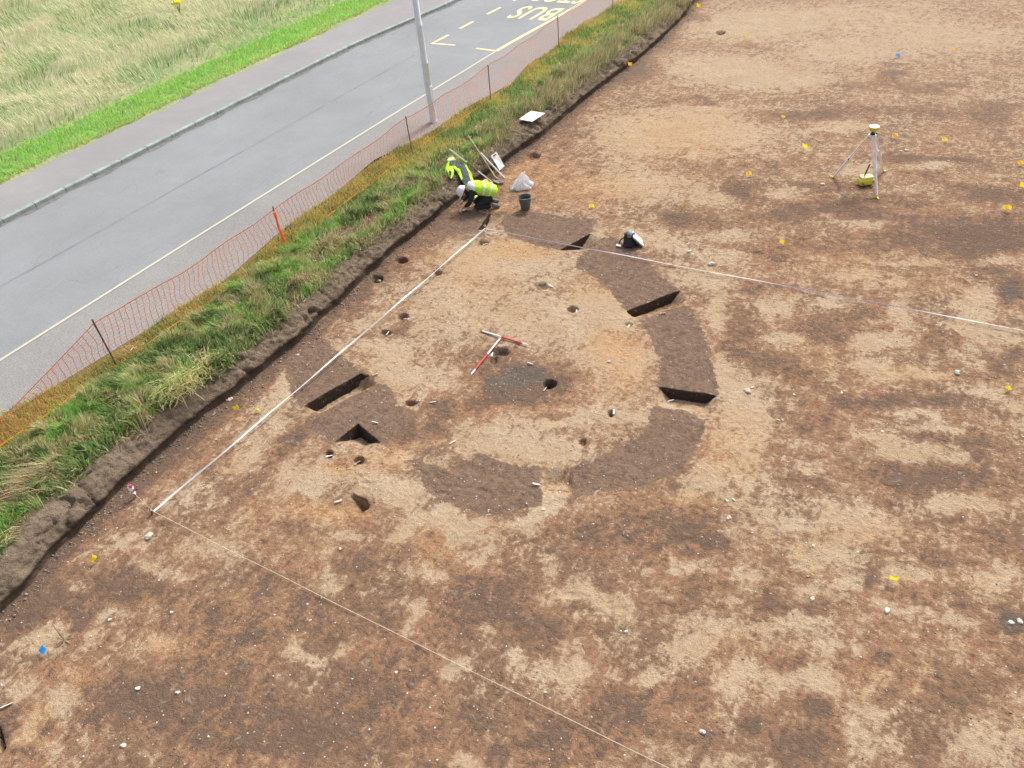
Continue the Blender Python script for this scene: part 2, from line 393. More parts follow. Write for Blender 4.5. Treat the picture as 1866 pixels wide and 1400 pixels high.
PITS = [(733,474,10,6,.24),(688,508,11,8,.16),(797,496,8,5,.15),(734,577,11,6,.16),(703,605,12,6,.10),(880,443,12,5,.09),
        (985,521,15,7,.07),(1043,563,10,6,.16),(912,641,18,8,.13),(900,655,7,9,.08),(1002,699,12,9,.32),(749,735,13,5,.12),(600,827,6,8,.22),
        (655,839,9,7,.20),(1113,753,5,7,.14),(1062,804,6,8,.08),(972,285,13,7,.12),(1313,60,8,4,.3),(1146,592,8,5,.05),(798,870,10,5,.03)]
# stains: place in the photograph, size, turn in degrees, strength (+ dark, - pale)
B = """64 1158 45 24 -25 -.5|190 1120 26 10 -40 -.5|160 1165 15 12 0 -.4|277 1174 32 14 0 -.5|93 1190 20 10 0 -.4|29 1254 28 26 0 -.45|112 1280 40 18 -40 -.5
55 1330 14 36 10 -.5|90 1367 24 26 0 -.35|206 1318 12 24 0 -.4|527 1187 18 26 0 -.5|572 1206 24 26 0 -.4|155 1340 12 18 20 -.3|337 1357 15 10 0 -.25|273 1370 22 10 -20 -.3
225 1293 75 50 0 .35|15 1310 22 24 0 .4|80 1331 24 14 -30 .35|55 1377 22 14 0 .4|145 1135 26 26 0 .35|330 1260 120 60 0 .22|480 1340 130 50 0 .28|128 1085 60 26 -20 .35|215 1075 60 20 -30 .3|60 1120 40 20 -45 .25
245 985 22 16 0 -.35|300 1040 50 16 20 -.4|400 1010 60 25 10 -.3|185 1003 18 12 0 -.3|155 1065 14 9 0 -.4|350 900 70 30 -30 -.25|440 890 40 30 0 .15|540 960 40 18 0 .2
800 943 40 18 -20 -.6|742 978 26 12 -20 -.6|632 978 28 12 0 -.5|610 1043 10 26 0 -.5|778 1053 44 12 0 -.45|753 1115 12 24 20 -.55|885 1007 38 12 -20 -.4|868 964 55 20 -10 -.35|985 936 44 13 -30 -.6|1000 1028 15 12 0 -.4
1035 1082 46 18 10 -.5|1114 1103 42 24 0 -.5|882 1160 15 9 0 -.45|940 1207 20 18 0 -.4|1021 1232 36 30 0 -.45|1060 1210 20 18 0 -.45|1178 1235 38 15 -20 -.55|821 1232 30 16 -30 -.45|771 1268 20 10 0 -.3|621 1182 28 12 -30 -.4|846 1382 20 18 0 -.5|1190 1357 16 14 0 -.4
885 1085 80 44 0 .35|957 1150 70 34 0 .3|850 1130 50 30 0 .25|671 1025 55 26 0 .3|1100 970 70 34 0 .28|1135 1285 66 44 0 .35|707 1240 80 50 0 .2|921 1346 170 60 0 .22|520 1080 90 30 20 .2|600 1130 70 40 0 .15|440 1150 110 50 0 .15
1325 946 14 10 0 -.5|1421 953 50 20 0 -.35|1353 971 32 12 0 -.35|1557 953 60 22 10 -.45|1771 921 50 16 0 -.4|1503 1007 66 24 0 -.4|1253 1032 34 15 0 -.4|1360 1053 32 20 0 -.35|1557 1060 40 12 0 -.5|1478 1089 20 12 0 -.4|1646 1043 32 16 0 -.35|1646 1110 60 10 10 -.25
1307 1150 74 26 0 -.35|1467 1132 66 15 0 -.35|1807 1053 42 20 0 -.35|1757 1125 50 8 5 -.45|1253 1185 32 24 0 -.35|1350 1239 44 24 0 -.45|1485 1243 44 20 20 -.45|1414 1257 24 24 0 -.35|1325 1375 40 20 0 -.35|1575 1346 46 30 0 -.35|1789 1346 70 40 0 -.35|1593 1293 40 10 0 -.35|1530 1180 60 16 0 -.25
1236 964 66 42 0 .35|1307 990 46 15 -10 .3|1592 1060 13 22 0 .45|1510 1110 44 12 0 .4|1414 1025 16 12 0 .3|1264 1078 32 20 0 .3|1421 1100 38 16 0 .28|1682 1096 40 20 0 .25|1753 950 18 9 0 .4|1807 985 40 22 0 .35|1682 960 40 8 -10 .3|1710 1018 50 13 10 .3|1843 1139 30 22 0 .7
1521 1185 22 13 0 .35|1610 1192 44 18 -20 .35|1282 1250 36 36 -30 .3|1432 1210 38 15 0 .3|1503 1300 50 32 20 .4|1468 1364 66 36 0 .4|1621 1260 18 12 0 .3|1735 1257 56 30 10 .3|1675 1364 34 30 0 .35|1378 1321 22 14 0 .25|1850 1210 30 40 0 .2
1318 468 38 12 0 -.35|1560 503 44 10 0 -.35|1657 482 66 8 0 -.35|1818 471 44 10 0 -.4|1628 518 36 8 0 -.35|1782 553 40 26 0 -.5|1407 564 34 20 0 -.5|1514 553 22 8 0 -.4|1432 614 34 10 0 -.5|1639 568 20 26 0 -.5|1585 621 42 15 0 -.5|1653 618 24 11 0 -.45|1764 600 46 12 0 -.45|1835 610 22 15 0 -.35
1585 664 42 10 0 -.5|1621 682 26 10 0 -.5|1682 678 28 11 0 -.35|1410 693 22 12 0 -.4|1318 675 16 20 0 -.4|1343 771 50 60 0 -.35|1668 757 22 10 0 -.4|1675 793 44 9 0 -.45|1621 807 76 11 10 -.45|1657 832 66 11 5 -.45|1753 835 20 18 0 -.4|1728 782 40 8 20 -.35|1496 853 44 12 0 -.25|1792 714 44 12 0 -.35|1853 743 16 12 0 -.3|1710 918 26 12 0 -.35|1310 570 18 44 0 -.4|1340 860 60 40 0 -.2
1346 621 32 42 0 .3|1514 600 56 24 0 .35|1378 528 24 9 0 .4|1568 571 28 10 0 .35|1710 618 34 20 0 .35|1846 532 24 24 0 .7|1818 496 36 8 0 .35|1390 664 40 24 0 .3|1453 678 34 20 0 .3|1675 728 100 13 0 .35|1835 664 28 30 0 .4|1478 771 40 15 20 .3|1550 735 70 16 0 .3|1700 803 44 10 5 .35|1603 860 110 24 5 .35|1728 878 100 24 0 .35|1603 914 26 14 0 .3|1782 807 26 26 0 .3|1460 878 60 15 0 .15|1400 480 60 14 0 .15
1271 32 30 7 5 .5|1360 84 22 5 0 .3|1625 137 26 8 -8 .6|1625 116 20 4 5 .5|1243 182 50 6 -5 .35|1282 191 24 6 0 .5|1457 211 70 8 0 .4|1557 157 46 8 0 .3|1671 161 50 10 5 .35|1735 157 34 5 5 .3|1807 203 44 20 0 .4|1557 203 70 14 0 .3|1682 203 56 10 0 .25|1357 350 40 15 15 .6|1243 400 26 12 0 .5|1432 389 90 18 -8 .35|1540 386 46 12 0 .35
1643 289 40 11 0 .3|1735 293 90 5 5 .4|1682 320 40 12 0 .25|1807 357 66 16 5 .45|1718 410 140 26 5 .42|1771 446 100 24 0 .4|1593 440 130 18 0 .22|1450 457 130 14 0 .2|1640 368 90 10 0 .3|1520 340 66 10 0 .3|1296 415 28 12 0 .35|1820 420 60 30 0 .3|1300 310 60 16 0 .15|1430 300 50 10 0 .15|1590 250 60 10 0 .1
1343 46 95 26 0 -.4|1430 36 90 20 0 -.35|1307 125 95 26 0 -.4|1432 143 95 20 0 -.35|1560 90 110 25 0 -.35|1735 70 110 25 0 -.3|1271 232 90 44 0 -.4|1360 250 46 14 0 -.3|1540 232 50 10 0 -.35|1414 357 40 12 0 -.4|1510 393 22 6 0 -.35|1325 428 50 12 0 -.4|1575 410 36 8 0 -.4|1557 310 40 12 0 -.3|1700 303 36 8 0 -.35|1620 30 130 25 0 -.2|1150 250 60 50 0 -.35|1180 340 90 30 0 -.3|1300 360 50 15 0 -.3
950 480 110 50 0 -.35|870 470 80 30 0 -.3|820 560 80 60 0 -.3|1000 580 120 50 0 -.35|1110 560 50 40 0 -.4|1120 660 60 50 0 -.45|930 780 110 40 0 -.35|1100 760 70 30 0 -.4|960 820 90 20 0 -.5|1030 830 50 14 0 -.4|700 640 60 30 0 -.35|780 690 60 30 0 -.25|640 560 60 50 -30 -.1|480 790 60 40 -30 -.3|440 850 50 20 -30 -.25|560 870 60 30 0 -.4|700 890 50 20 0 -.35|640 880 40 14 0 .1|520 720 14 30 30 -.4|490 750 30 20 0 -.3
1270 610 12 60 15 -.2|1330 900 70 30 0 -.15|1270 880 40 20 -30 -.4|1345 720 40 50 0 -.35|1240 740 60 14 10 -.3|1010 885 26 36 0 -.7|1000 925 40 12 -30 -.4|1200 440 70 16 10 -.35|1280 510 60 22 20 -.35|1000 360 90 14 0 .1|900 350 70 20 20 .05|740 440 60 20 -20 -.2|1075 440 30 14 -20 -.3
980 700 80 34 -10 .4|930 700 60 44 0 .3|870 750 60 26 0 .28|760 790 60 20 0 .3|800 760 30 16 -20 .35|720 780 40 30 0 .25|800 735 26 10 -20 .5|700 850 70 20 10 .2|510 815 40 22 -50 .45|540 792 24 10 -30 .35|905 520 30 12 0 .2|990 530 40 14 0 .15|870 560 30 10 0 .1|1090 590 40 9 20 .2|1130 620 40 12 0 .15|1085 650 10 40 10 .15|1000 760 50 8 -10 .3|1010 790 40 6 -20 .2|735 590 20 10 0 .25|705 610 26 12 -20 .25|665 650 16 10 0 .3|680 680 24 10 0 .15|910 650 60 18 0 .2|785 830 30 9 -20 .35|845 845 30 8 0 .3|1060 815 9 16 0 .3|1075 790 20 4 -40 .3
400 740 80 16 -48 .45|300 830 80 14 -48 .4|200 930 80 14 -45 .4|90 1035 70 18 -45 .4|550 630 70 18 -45 .4|650 550 60 20 -42 .35|770 450 60 14 -38 .25|830 400 60 16 -20 .2|1000 290 60 10 -40 .2|1160 125 40 14 0 .45|1150 140 30 16 0 .35|1210 70 20 20 -40 .3|1040 320 90 26 -20 .02|930 290 50 20 -30 .15
690 860 60 26 0 -.35|740 900 30 30 20 -.4|700 830 50 14 0 -.25|610 780 14 10 0 -.1|830 960 40 14 10 -.35|900 950 60 8 0 -.25|880 810 50 12 0 -.3|520 690 16 26 -10 -.5|600 590 40 16 -40 -.2|720 680 30 30 0 -.35
320 1090 120 30 20 .15|400 1200 100 60 0 .12|640 1300 150 60 0 .12|1050 1330 100 40 0 .15|1250 1330 80 40 0 .1|560 1330 100 40 0 .2""".replace('\n', '|')
ORG = [(1130,625,60,28,1),(1080,520,50,24,.6),(950,455,70,20,.9),(830,470,60,20,.5),(620,855,30,14,.9),(620,940,70,20,.8),(700,840,60,20,.7),(1130,690,60,40,.6),(870,520,60,30,.5),(790,1005,30,40,.9),
       (1200,560,60,20,.4),(960,310,90,26,1),(1040,350,120,30,.8),(900,390,60,20,.5),(540,930,80,24,.7),(760,810,50,16,.5),(960,740,80,30,.6),(1480,650,60,30,.6),(1250,920,80,20,.7),(1550,980,100,20,.4),(1500,480,120,30,.5),(140,1230,90,18,.7),(60,1330,40,40,.7),
       (1680,520,100,20,.5),(1240,250,120,60,.5),(1700,680,120,20,.4),(330,1180,90,30,.6),(500,1130,120,30,.5),(1350,1180,60,30,.5),(1640,1240,90,40,.4),(1720,1060,80,30,.4),(700,720,60,30,.4),(1330,810,60,60,.6),(560,1000,90,30,.3),(380,830,60,30,.4)]
CHR = [(940,690,55,26,-15,1.1),(960,672,30,14,-10,.5),(1846,532,26,26,0,.9),(1843,1139,34,26,0,1.0),(1357,350,34,13,15,.5),(1243,400,22,10,0,.4),(1625,137,24,7,-5,.5),(1592,1060,12,22,0,.7),(1807,985,26,16,0,.5),(1800,690,26,14,20,.45),(1850,585,20,16,0,.6),(1740,455,40,16,0,.4),(1282,191,20,5,0,.3)]

def blobfield(X, Y, items):
    out = np.zeros(X.shape)
    for (px, py, rx, ry, ang, s) in items:
        c = at(px, py); a = R_(ang)
        e1 = at(px + rx * math.cos(a), py + rx * math.sin(a)) - c
        e2 = at(px - ry * math.sin(a), py + ry * math.cos(a)) - c
        det = e1.x * e2.y - e1.y * e2.x
        dx, dy = X - c.x, Y - c.y
        mx = abs(e1.x) + abs(e2.x); my = abs(e1.y) + abs(e2.y)
        msk = (np.abs(dx) < 2.2 * mx) & (np.abs(dy) < 2.2 * my)
        if not msk.any(): continue
        dx = dx[msk]; dy = dy[msk]
        u = (dx * e2.y - dy * e2.x) / det; v = (-dx * e1.y + dy * e1.x) / det
        out[msk] += s * np.exp(-(u * u + v * v) ** 1.4 * .8)
    return out
FOOT = np.array([(-40,5.3),(-12,5.15)] + [(p.y, p.x) for p in (at(*q) for q in ((0,1122),(31,1094),(98,1014),(234,883),(344,781),(426,719),(547,621),(606,565),(671,501),(729,449),(771,417),(815,379),
    (893,316),(928,291),(998,242),(1082,170),(1147,122),(1200,79),(1240,40),(1262,10)))] + [(30,3.8),(90,3.6)])
def foot_x(y): return np.interp(y, FOOT[:, 0], FOOT[:, 1]) + .10 * (fbm(y, y * 0 + 3, 3, 3, 8) - .5)

def axis(segs):
    out = [segs[0][0]]
    for a, b, st in segs: out += list(np.linspace(a, b, max(2, int(round((b - a) / st)) + 1))[1:])
    return np.array(out)
xs = axis([(3.0,4.6,.08),(4.6,13.3,.03),(13.3,19,.05),(19,24,.2),(24,60,1.5)])
ys = axis([(-30,-7,1.5),(-7,-5,.15),(-5,.4,.05),(.4,11,.03),(11,19,.06),(19,32,.10),(32,40,.4),(40,90,2.5)])
X, Y = np.meshgrid(xs, ys, indexing='ij')
Z = .05 * (fbm(X, Y, .35, 3, 1) - .5) + .035 * (fbm(X, Y, 2.2, 4, 2) - .5) + .016 * (fbm(X, Y, 9, 2, 3) - .5)
Z += .02 * (fbm(X * .35, Y, 2.6, 3, 21) - .5)
# tooth scrapes left by the digger bucket, and boot prints
for ang, sd_s, thr in ((.35, 801, .55), (-.25, 807, .58), (1.1, 811, .60)):
    ph = (X * math.cos(ang) - Y * math.sin(ang)) / .17 + .8 * fbm(X, Y, .8, 2, sd_s)
    Z += .0042 * np.sin(2 * math.pi * (ph + .35 * fbm(X, Y, 2.2, 2, sd_s + 3))) ** 3 * sstep(4.4, 5.4, np.hypot(X - 8.7, Y - 5.2)) * sstep(thr, thr + .08, fbm(X, Y, .35, 2, sd_s + 1))
rs = random.Random(5)
def print_at(x0, y0, a, side):
    global Z
    cx_, cy_ = x0 - side * .11 * math.sin(a), y0 + side * .11 * math.cos(a)
    m_ = (np.abs(X - cx_) < .25) & (np.abs(Y - cy_) < .25)
    u = (X[m_] - cx_) * math.cos(a) + (Y[m_] - cy_) * math.sin(a); v = -(X[m_] - cx_) * math.sin(a) + (Y[m_] - cy_) * math.cos(a)
    r = np.hypot(u / .145, v / (.05 + .012 * np.sign(u)))
    Z[m_] -= .013 * (1 - sstep(.7, 1.15, r)) - .006 * np.exp(-((r - 1.25) / .18) ** 2)
for x0, y0, a, n_ in [(5.6, 8.2, 1.3, 9), (6.3, 9.6, .2, 12), (8.5, 10.5, -.6, 10), (7.2, 6.5, -1.2, 12), (10.0, 9.0, .5, 14), (5.8, 0.4, .3, 12), (8.0, -1.0, .1, 14), (12.0, 2.0, 1.2, 14), (11.0, 12.5, .9, 10), (13.5, 5.5, -1.9, 12), (6.0, 11.2, 1.4, 12), (9.0, 3.5, 2.4, 7)]:
    for k in range(n_):
        print_at(x0, y0, a, 1 if k % 2 else -1); x0 += .62 * math.cos(a); y0 += .62 * math.sin(a); a += rs.uniform(-.18, .18)
wob = .10 * (fbm(X, Y, 6, 3, 33) - .5); wob2 = .10 * (fbm(X, Y, 6, 3, 44) - .5)
ring = np.full(X.shape, -9.)
for Pp in RING: ring = np.maximum(ring, poly_sd(X + wob, Y + wob2, W(Pp)))
ringm = np.clip(.5 + ring / .16, 0, 1)
Xd = X.copy(); Yd = Y.copy(); sect = np.zeros(X.shape); slotm = np.zeros(X.shape)
for Pp, dep, ws in SLOTS:
    P = [Vector((a, b)) for a, b in W(Pp)]; n = len(P)
    area = sum(P[i].x * P[(i + 1) % n].y - P[(i + 1) % n].x * P[i].y for i in range(n))
    sg = 1 if area > 0 else -1
    fmin = np.full(X.shape, 1.); f = np.full(X.shape, 1.); ins = poly_sd(X, Y, [tuple(p) for p in P]) > -.03
    up = np.zeros(X.shape); moved = np.zeros(X.shape, bool)
    hx = np.where(X < 13.3, .03, .05); hy = np.where(Y < .4, .05, .03)
    for i in range(n):
        a, b = P[i], P[(i + 1) % n]; e = (b - a).normalized(); nx_, ny_ = -sg * e.y, sg * e.x
        dd = nx_ * (X - a.x) + ny_ * (Y - a.y); w_ = ws[i]
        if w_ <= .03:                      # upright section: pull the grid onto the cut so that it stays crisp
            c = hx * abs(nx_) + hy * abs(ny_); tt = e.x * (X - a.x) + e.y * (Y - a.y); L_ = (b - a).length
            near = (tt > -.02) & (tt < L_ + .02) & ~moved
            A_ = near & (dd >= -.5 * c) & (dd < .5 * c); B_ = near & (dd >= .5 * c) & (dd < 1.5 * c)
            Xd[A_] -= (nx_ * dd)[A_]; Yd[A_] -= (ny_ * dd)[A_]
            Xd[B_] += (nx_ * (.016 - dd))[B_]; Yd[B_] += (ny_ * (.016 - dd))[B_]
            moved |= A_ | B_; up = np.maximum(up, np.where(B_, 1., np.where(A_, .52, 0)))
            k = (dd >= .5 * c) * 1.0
        else:
            k = np.clip((dd + .018 * (fbm(X, Y, 9, 3, 71) - .5)) / w_, 0, 1)
            if w_ > .1: k = k * k * (3 - 2 * k)
            fmin = np.minimum(fmin, k)
        f = np.minimum(f, k)
    f = np.where(ins, f, 0)
    Z -= dep * f + .03 * f * (fbm(X, Y, 7, 3, 91) - .5)
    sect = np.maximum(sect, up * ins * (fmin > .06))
    slotm = np.maximum(slotm, sstep(.05, .5, f))
pitm = np.zeros(X.shape)
for px, py, rx, ry, dep in PITS:
    c = at(px, py); e1 = at(px + rx, py) - c; e2 = at(px, py + ry) - c
    det = e1.x * e2.y - e1.y * e2.x; dx, dy = X - c.x, Y - c.y
    u = (dx * e2.y - dy * e2.x) / det; v = (-dx * e1.y + dy * e1.x) / det
    rr = np.hypot(u, v) + .35 * (fbm(X, Y, 7, 2, 55) - .5)
    k = 1 - sstep(.55, 1.05, rr); Z -= dep * k; pitm = np.maximum(pitm, k)
# the dark grey-brown hollow at the right edge of the picture, mouth of the far pit etc. stay flat
D = .575 + .10 * sstep(4.5, -1.5, Y) * sstep(16, 12, X) - .055 * sstep(10, 22, Y) + .26 * (fbm(X, Y, .55, 3, 101) - .5) + .12 * (fbm(X, Y, 2.0, 3, 102) - .5)
items = [tuple(float(v) for v in s.split()) for s in B.split('|') if s.strip()]
wx = X + .35 * (fbm(X, Y, 1.8, 3, 201) - .5); wy = Y + .35 * (fbm(X, Y, 1.8, 3, 202) - .5)
D += 1.05 * blobfield(wx, wy, items)
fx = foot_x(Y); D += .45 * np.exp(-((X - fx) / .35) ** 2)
D = D * (1 - slotm) + slotm * .34
D = D + pitm * .15
orange = np.clip(blobfield(wx, wy, [(a, b, c, d, 0, e) for a, b, c, d, e in ORG]), 0, 1)
char = np.clip(blobfield(wx, wy, CHR), 0, 1.2)
far = sstep(12, 27, Y) * sstep(30, 16, X) * .9
ringm = ringm * (1 - slotm)
keep = (X > fx - .8)
idx = np.arange(X.size).reshape(X.shape)
kf = keep[:-1, :-1] | keep[1:, 1:]
F4 = np.stack([idx[:-1, :-1], idx[1:, :-1], idx[1:, 1:], idx[:-1, 1:]], -1)[kf]
used = np.unique(F4); remap = np.zeros(X.size, int); remap[used] = np.arange(len(used))
V = np.stack([Xd.ravel(), Yd.ravel(), Z.ravel()], 1)[used]
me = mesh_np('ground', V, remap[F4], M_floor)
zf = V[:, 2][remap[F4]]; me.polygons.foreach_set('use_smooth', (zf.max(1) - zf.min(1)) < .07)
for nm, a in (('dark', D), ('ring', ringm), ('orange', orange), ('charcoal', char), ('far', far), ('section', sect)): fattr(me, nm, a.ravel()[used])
tag(link('ground', me), kind='structure')
def gz(x, y):
    i = np.clip(np.searchsorted(xs, x), 1, len(xs) - 1); j = np.clip(np.searchsorted(ys, y), 1, len(ys) - 1)
    i = np.where(np.abs(xs[i - 1] - x) < np.abs(xs[i] - x), i - 1, i); j = np.where(np.abs(ys[j - 1] - y) < np.abs(ys[j] - y), j - 1, j)
    return Z[i, j]
def on(px, py):
    p = at(px, py); p.z = float(gz(p.x, p.y)); return p

# ------------------------------------------------------------------ the bank of topsoil along the trench edge
GZ = .42
prof = [(.0,-.10),(.01,-.02),(.03,.05),(.02,.11),(.0,.17),(.03,.20),(.09,.255),(.16,.31),(.24,.36),(.32,.40),(.42,.425),(.9,.43),(1.4,.42),(2.2,.42),(3.0,.42),(3.45,.415)]
pr = []
for (a, b), (c, d) in zip(prof[:-1], prof[1:]):
    k = max(1, int(math.hypot(c - a, d - b) / .03)); pr += [(a + (c - a) * i / k, b + (d - b) * i / k) for i in range(k)]
pr.append(prof[-1]); pr = np.array(pr)
by = axis([(-30,-6,.5),(-6,14,.035),(14,30,.06),(30,80,1.0)])
PD, BY = np.meshgrid(pr[:, 0], by, indexing='ij'); PZ = np.repeat(pr[:, 1:2], len(by), 1)
fxx = foot_x(BY)
ln = np.arange(len(pr))[:, None] * .03
l1 = fbm(BY, ln, 1.6, 4, 301) - .5; l2 = fbm(BY, ln * 1.5, 6, 4, 302) - .5
edge = sstep(.70, .3, PD) * sstep(.03, .18, PZ)
l3 = fbm(BY, ln * 2, 17, 2, 309) - .5
crack = sstep(.06, .0, np.abs(fbm(BY, ln, 2.3, 2, 305) - .5)) * sstep(.4, .5, fbm(BY, ln * 0, .7, 2, 307))
BX = fxx - PD + edge * (.10 * l1 + .09 * l2 + .07 * l3 - .07 * crack)
BZ = PZ + edge * (.09 * l1 + .07 * l2 + .07 * l3 - .06 * crack) + sstep(.3, .8, PD) * sstep(2.6, 2.2, PD) * .06 * (fbm(BX, BY, 2.2, 3, 306) - .5)
BX = np.maximum(BX, 1.52 + 0 * BX); 
red = sstep(.36, .6, PD)
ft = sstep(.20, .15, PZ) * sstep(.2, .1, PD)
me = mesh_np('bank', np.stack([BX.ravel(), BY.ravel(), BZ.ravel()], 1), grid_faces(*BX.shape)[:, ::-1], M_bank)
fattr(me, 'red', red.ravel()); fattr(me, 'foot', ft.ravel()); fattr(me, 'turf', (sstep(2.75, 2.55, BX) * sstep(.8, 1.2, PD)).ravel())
tag(link('bank', me), kind='structure')
def bank_z(x, y):
    d = float(foot_x(np.array([y]))[0]) - x
    return float(np.interp(d, [a for a, _ in prof], [b for _, b in prof]))

# ------------------------------------------------------------------ road, path, kerb, pavement, field
cy = axis([(-30,16,2.0),(16,26,.5),(26,90,2.0)])
def cv(y): return .33 * sstep(18, 25, y) + .04 * np.maximum(0, y - 25)          # the road eases to the right
def kx(y): return -5.52 + .62 * sstep(16.5, 24.5, y) + .05 * np.maximum(0, y - 24.5)
def strip(name, fa, fb, z, mat, nx=2, **k):
    a = fa(cy); b = fb(cy); t = np.linspace(0, 1, nx)[:, None]
    XX = a * (1 - t) + b * t; YY = np.repeat(cy[None], nx, 0); ZZ = np.full(XX.shape, z) if not callable(z) else z(XX, YY)
    me = mesh_np(name, np.stack([XX.ravel(), YY.ravel(), ZZ.ravel()], 1), grid_faces(nx, len(cy)), mat, False)
    return tag(link(name, me), kind='structure', **k)
c0 = lambda v: (lambda y: np.full(y.shape, float(v)))
strip('road', kx, lambda y: cv(y) + .05, GZ, M_road)
strip('path', lambda y: cv(y) + .05, lambda y: 1.75 + .25 * np.sin(y * .5) + .12 * np.sin(y * 1.7) + cv(y), GZ + .004, M_path)
for k, (x0, x1, y0, y1) in enumerate([(-2.72, -2.66, -20, 17.5)]):
    me = mesh_np('road_joint', [(x0, y0, GZ + .003), (x1, y0, GZ + .003), (x1 + .05, y1, GZ + .003), (x0 + .05, y1, GZ + .003)], np.array([[0, 1, 2, 3]]), simple('bitumen_joint', (.20, .21, .22), .8, 0, .2, 2), False)
    tag(link('road_joint', me), kind='structure')
me = mesh_np('gutter_dirt', np.array([(kx(np.array([y]))[0] + dx + (.05 * math.sin(y * 3.1) + .03 * math.sin(y * 7.7) if dx > 0 else .001), y, GZ + .0035) for y in np.arange(-5, 40, .25) for dx in (0, .16)]), np.array([[i, i + 1, i + 3, i + 2] for i in range(0, 358, 2)]), simple('gutter_silt', (.165, .165, .158), .9, 0, .35, 6), False)
tag(link('gutter', me), kind='structure')
# kerb: stones with a real step, pavement behind it
bm = bm_new()
a = kx(cy)
for i in range(len(cy) - 1):
    q = []
    for j in (i, i + 1):
        q.append([bm.verts.new((a[j] + dx, cy[j], z)) for dx, z in ((0, GZ - .05), (-.012, GZ + .08), (-.028, GZ + .098), (-.125, GZ + .102), (-.125, GZ - .05))])
    for k in range(4): bm.faces.new((q[0][k], q[1][k], q[1][k + 1], q[0][k + 1]))
bmesh.ops.remove_doubles(bm, verts=bm.verts[:], dist=.0005)
tag(bm_obj('kerb', bm, M_kerb), kind='structure')
strip('pavement', lambda y: -7.85 + 0 * y - .02 * np.maximum(0, y - 24), lambda y: kx(y) - .125, GZ + .094, M_pave)
fxs = axis([(-90,-40,3.0),(-40,-7.4,.25)]); fys = axis([(-30,-8,2.0),(-8,45,.3),(45,110,3.0)])
FX, FY = np.meshgrid(fxs, fys, indexing='ij')
FZ = GZ + .09 + .10 * sstep(-7.4, -9, FX) * 1 + .35 * (fbm(FX, FY, .12, 3, 401) - .5) * sstep(-8, -12, FX) + .10 * (fbm(FX, FY, 1.4, 3, 402) - .5) * sstep(-7.4, -8.5, FX)
me = mesh_np('field', np.stack([FX.ravel(), FY.ravel(), FZ.ravel()], 1), grid_faces(*FX.shape), M_field)
tag(link('field', me), kind='structure')
def field_z(x, y):
    return GZ + .09 + .10 * sstep(-7.4, -9, x) + .35 * (fbm(x, y, .12, 3, 401) - .5) * sstep(-8, -12, x) + .10 * (fbm(x, y, 1.4, 3, 402) - .5) * sstep(-7.4, -8.5, x)

# ------------------------------------------------------------------ painted markings
def ribbon(bm, pts, wd, z):
    pts = [Vector(p) for p in pts]; L = []
    for i, p in enumerate(pts):
        t = (pts[min(i + 1, len(pts) - 1)] - pts[max(i - 1, 0)]).normalized(); s = Vector((-t.y, t.x)) * wd / 2
        L.append((bm.verts.new((p.x + s.x, p.y + s.y, z)), bm.verts.new((p.x - s.x, p.y - s.y, z))))
    for a, b in zip(L[:-1], L[1:]): bm.faces.new((a[0], a[1], b[1], b[0]))
    bmesh.ops.recalc_face_normals(bm, faces=bm.faces[:])
ZM = GZ + .004
bm = bm_new(); ribbon(bm, [(0.0, -28), (-.03, 0), (-.06, 5), (-.06, 12), (0.0, 18.6)], .075, ZM + .004)
tag(bm_obj('edge_line', bm, M_creamline), 'thin cream line painted along the near side of the road', 'road line')
bm = bm_new(); ribbon(bm, [(0, 18.62)] + [(float(cv(np.array([y]))[0]), y) for y in np.arange(19, 34.1, .5)], .15, ZM + .004)
tag(bm_obj('bay_line', bm, M_yellowline), 'thick solid yellow line along the near side of the bus bay', 'road line')
dash = [((-2.76,18.78),(-2.72,19.75)),((-2.72,20.5),(-2.69,21.42)),((-2.66,22.35),(-2.6,23.3)),((-2.55,24.2),(-2.5,25.2)),((-2.42,26.1),(-2.38,27.0)),((-2.3,28),(-2.26,28.9))]
lab = ['yellow corner dash at the start of the bus bay beside the lamp column', 'first yellow dash after the corner of the bus bay', 'second yellow dash of the bus bay beside the S of BUS', 'third yellow dash of the bus bay at the top edge of the photo',
       'fourth yellow dash of the bus bay', 'fifth yellow dash of the bus bay']
for (a, b_), l in list(zip(dash, lab))[:4]:
    bm = bm_new(); ribbon(bm, [a, b_], .13, ZM + .001); tag(bm_obj('bay_dash', bm, M_yellowline), l, 'road marking', 'yellow dashes of the bus bay')
bm = bm_new(); ribbon(bm, [(-2.83, 18.74), (-1.80, 18.80)], .12, ZM); tag(bm_obj('bay_end_dash', bm, M_yellowline), 'yellow cross dash meeting the outer corner of the bus bay', 'road marking', 'cross dashes closing the bus bay')
bm = bm_new(); ribbon(bm, [(-.86, 18.70), (-.08, 18.63)], .12, ZM); tag(bm_obj('bay_end_dash', bm, M_yellowline), 'short yellow cross dash meeting the near corner of the bus bay', 'road marking', 'cross dashes closing the bus bay')
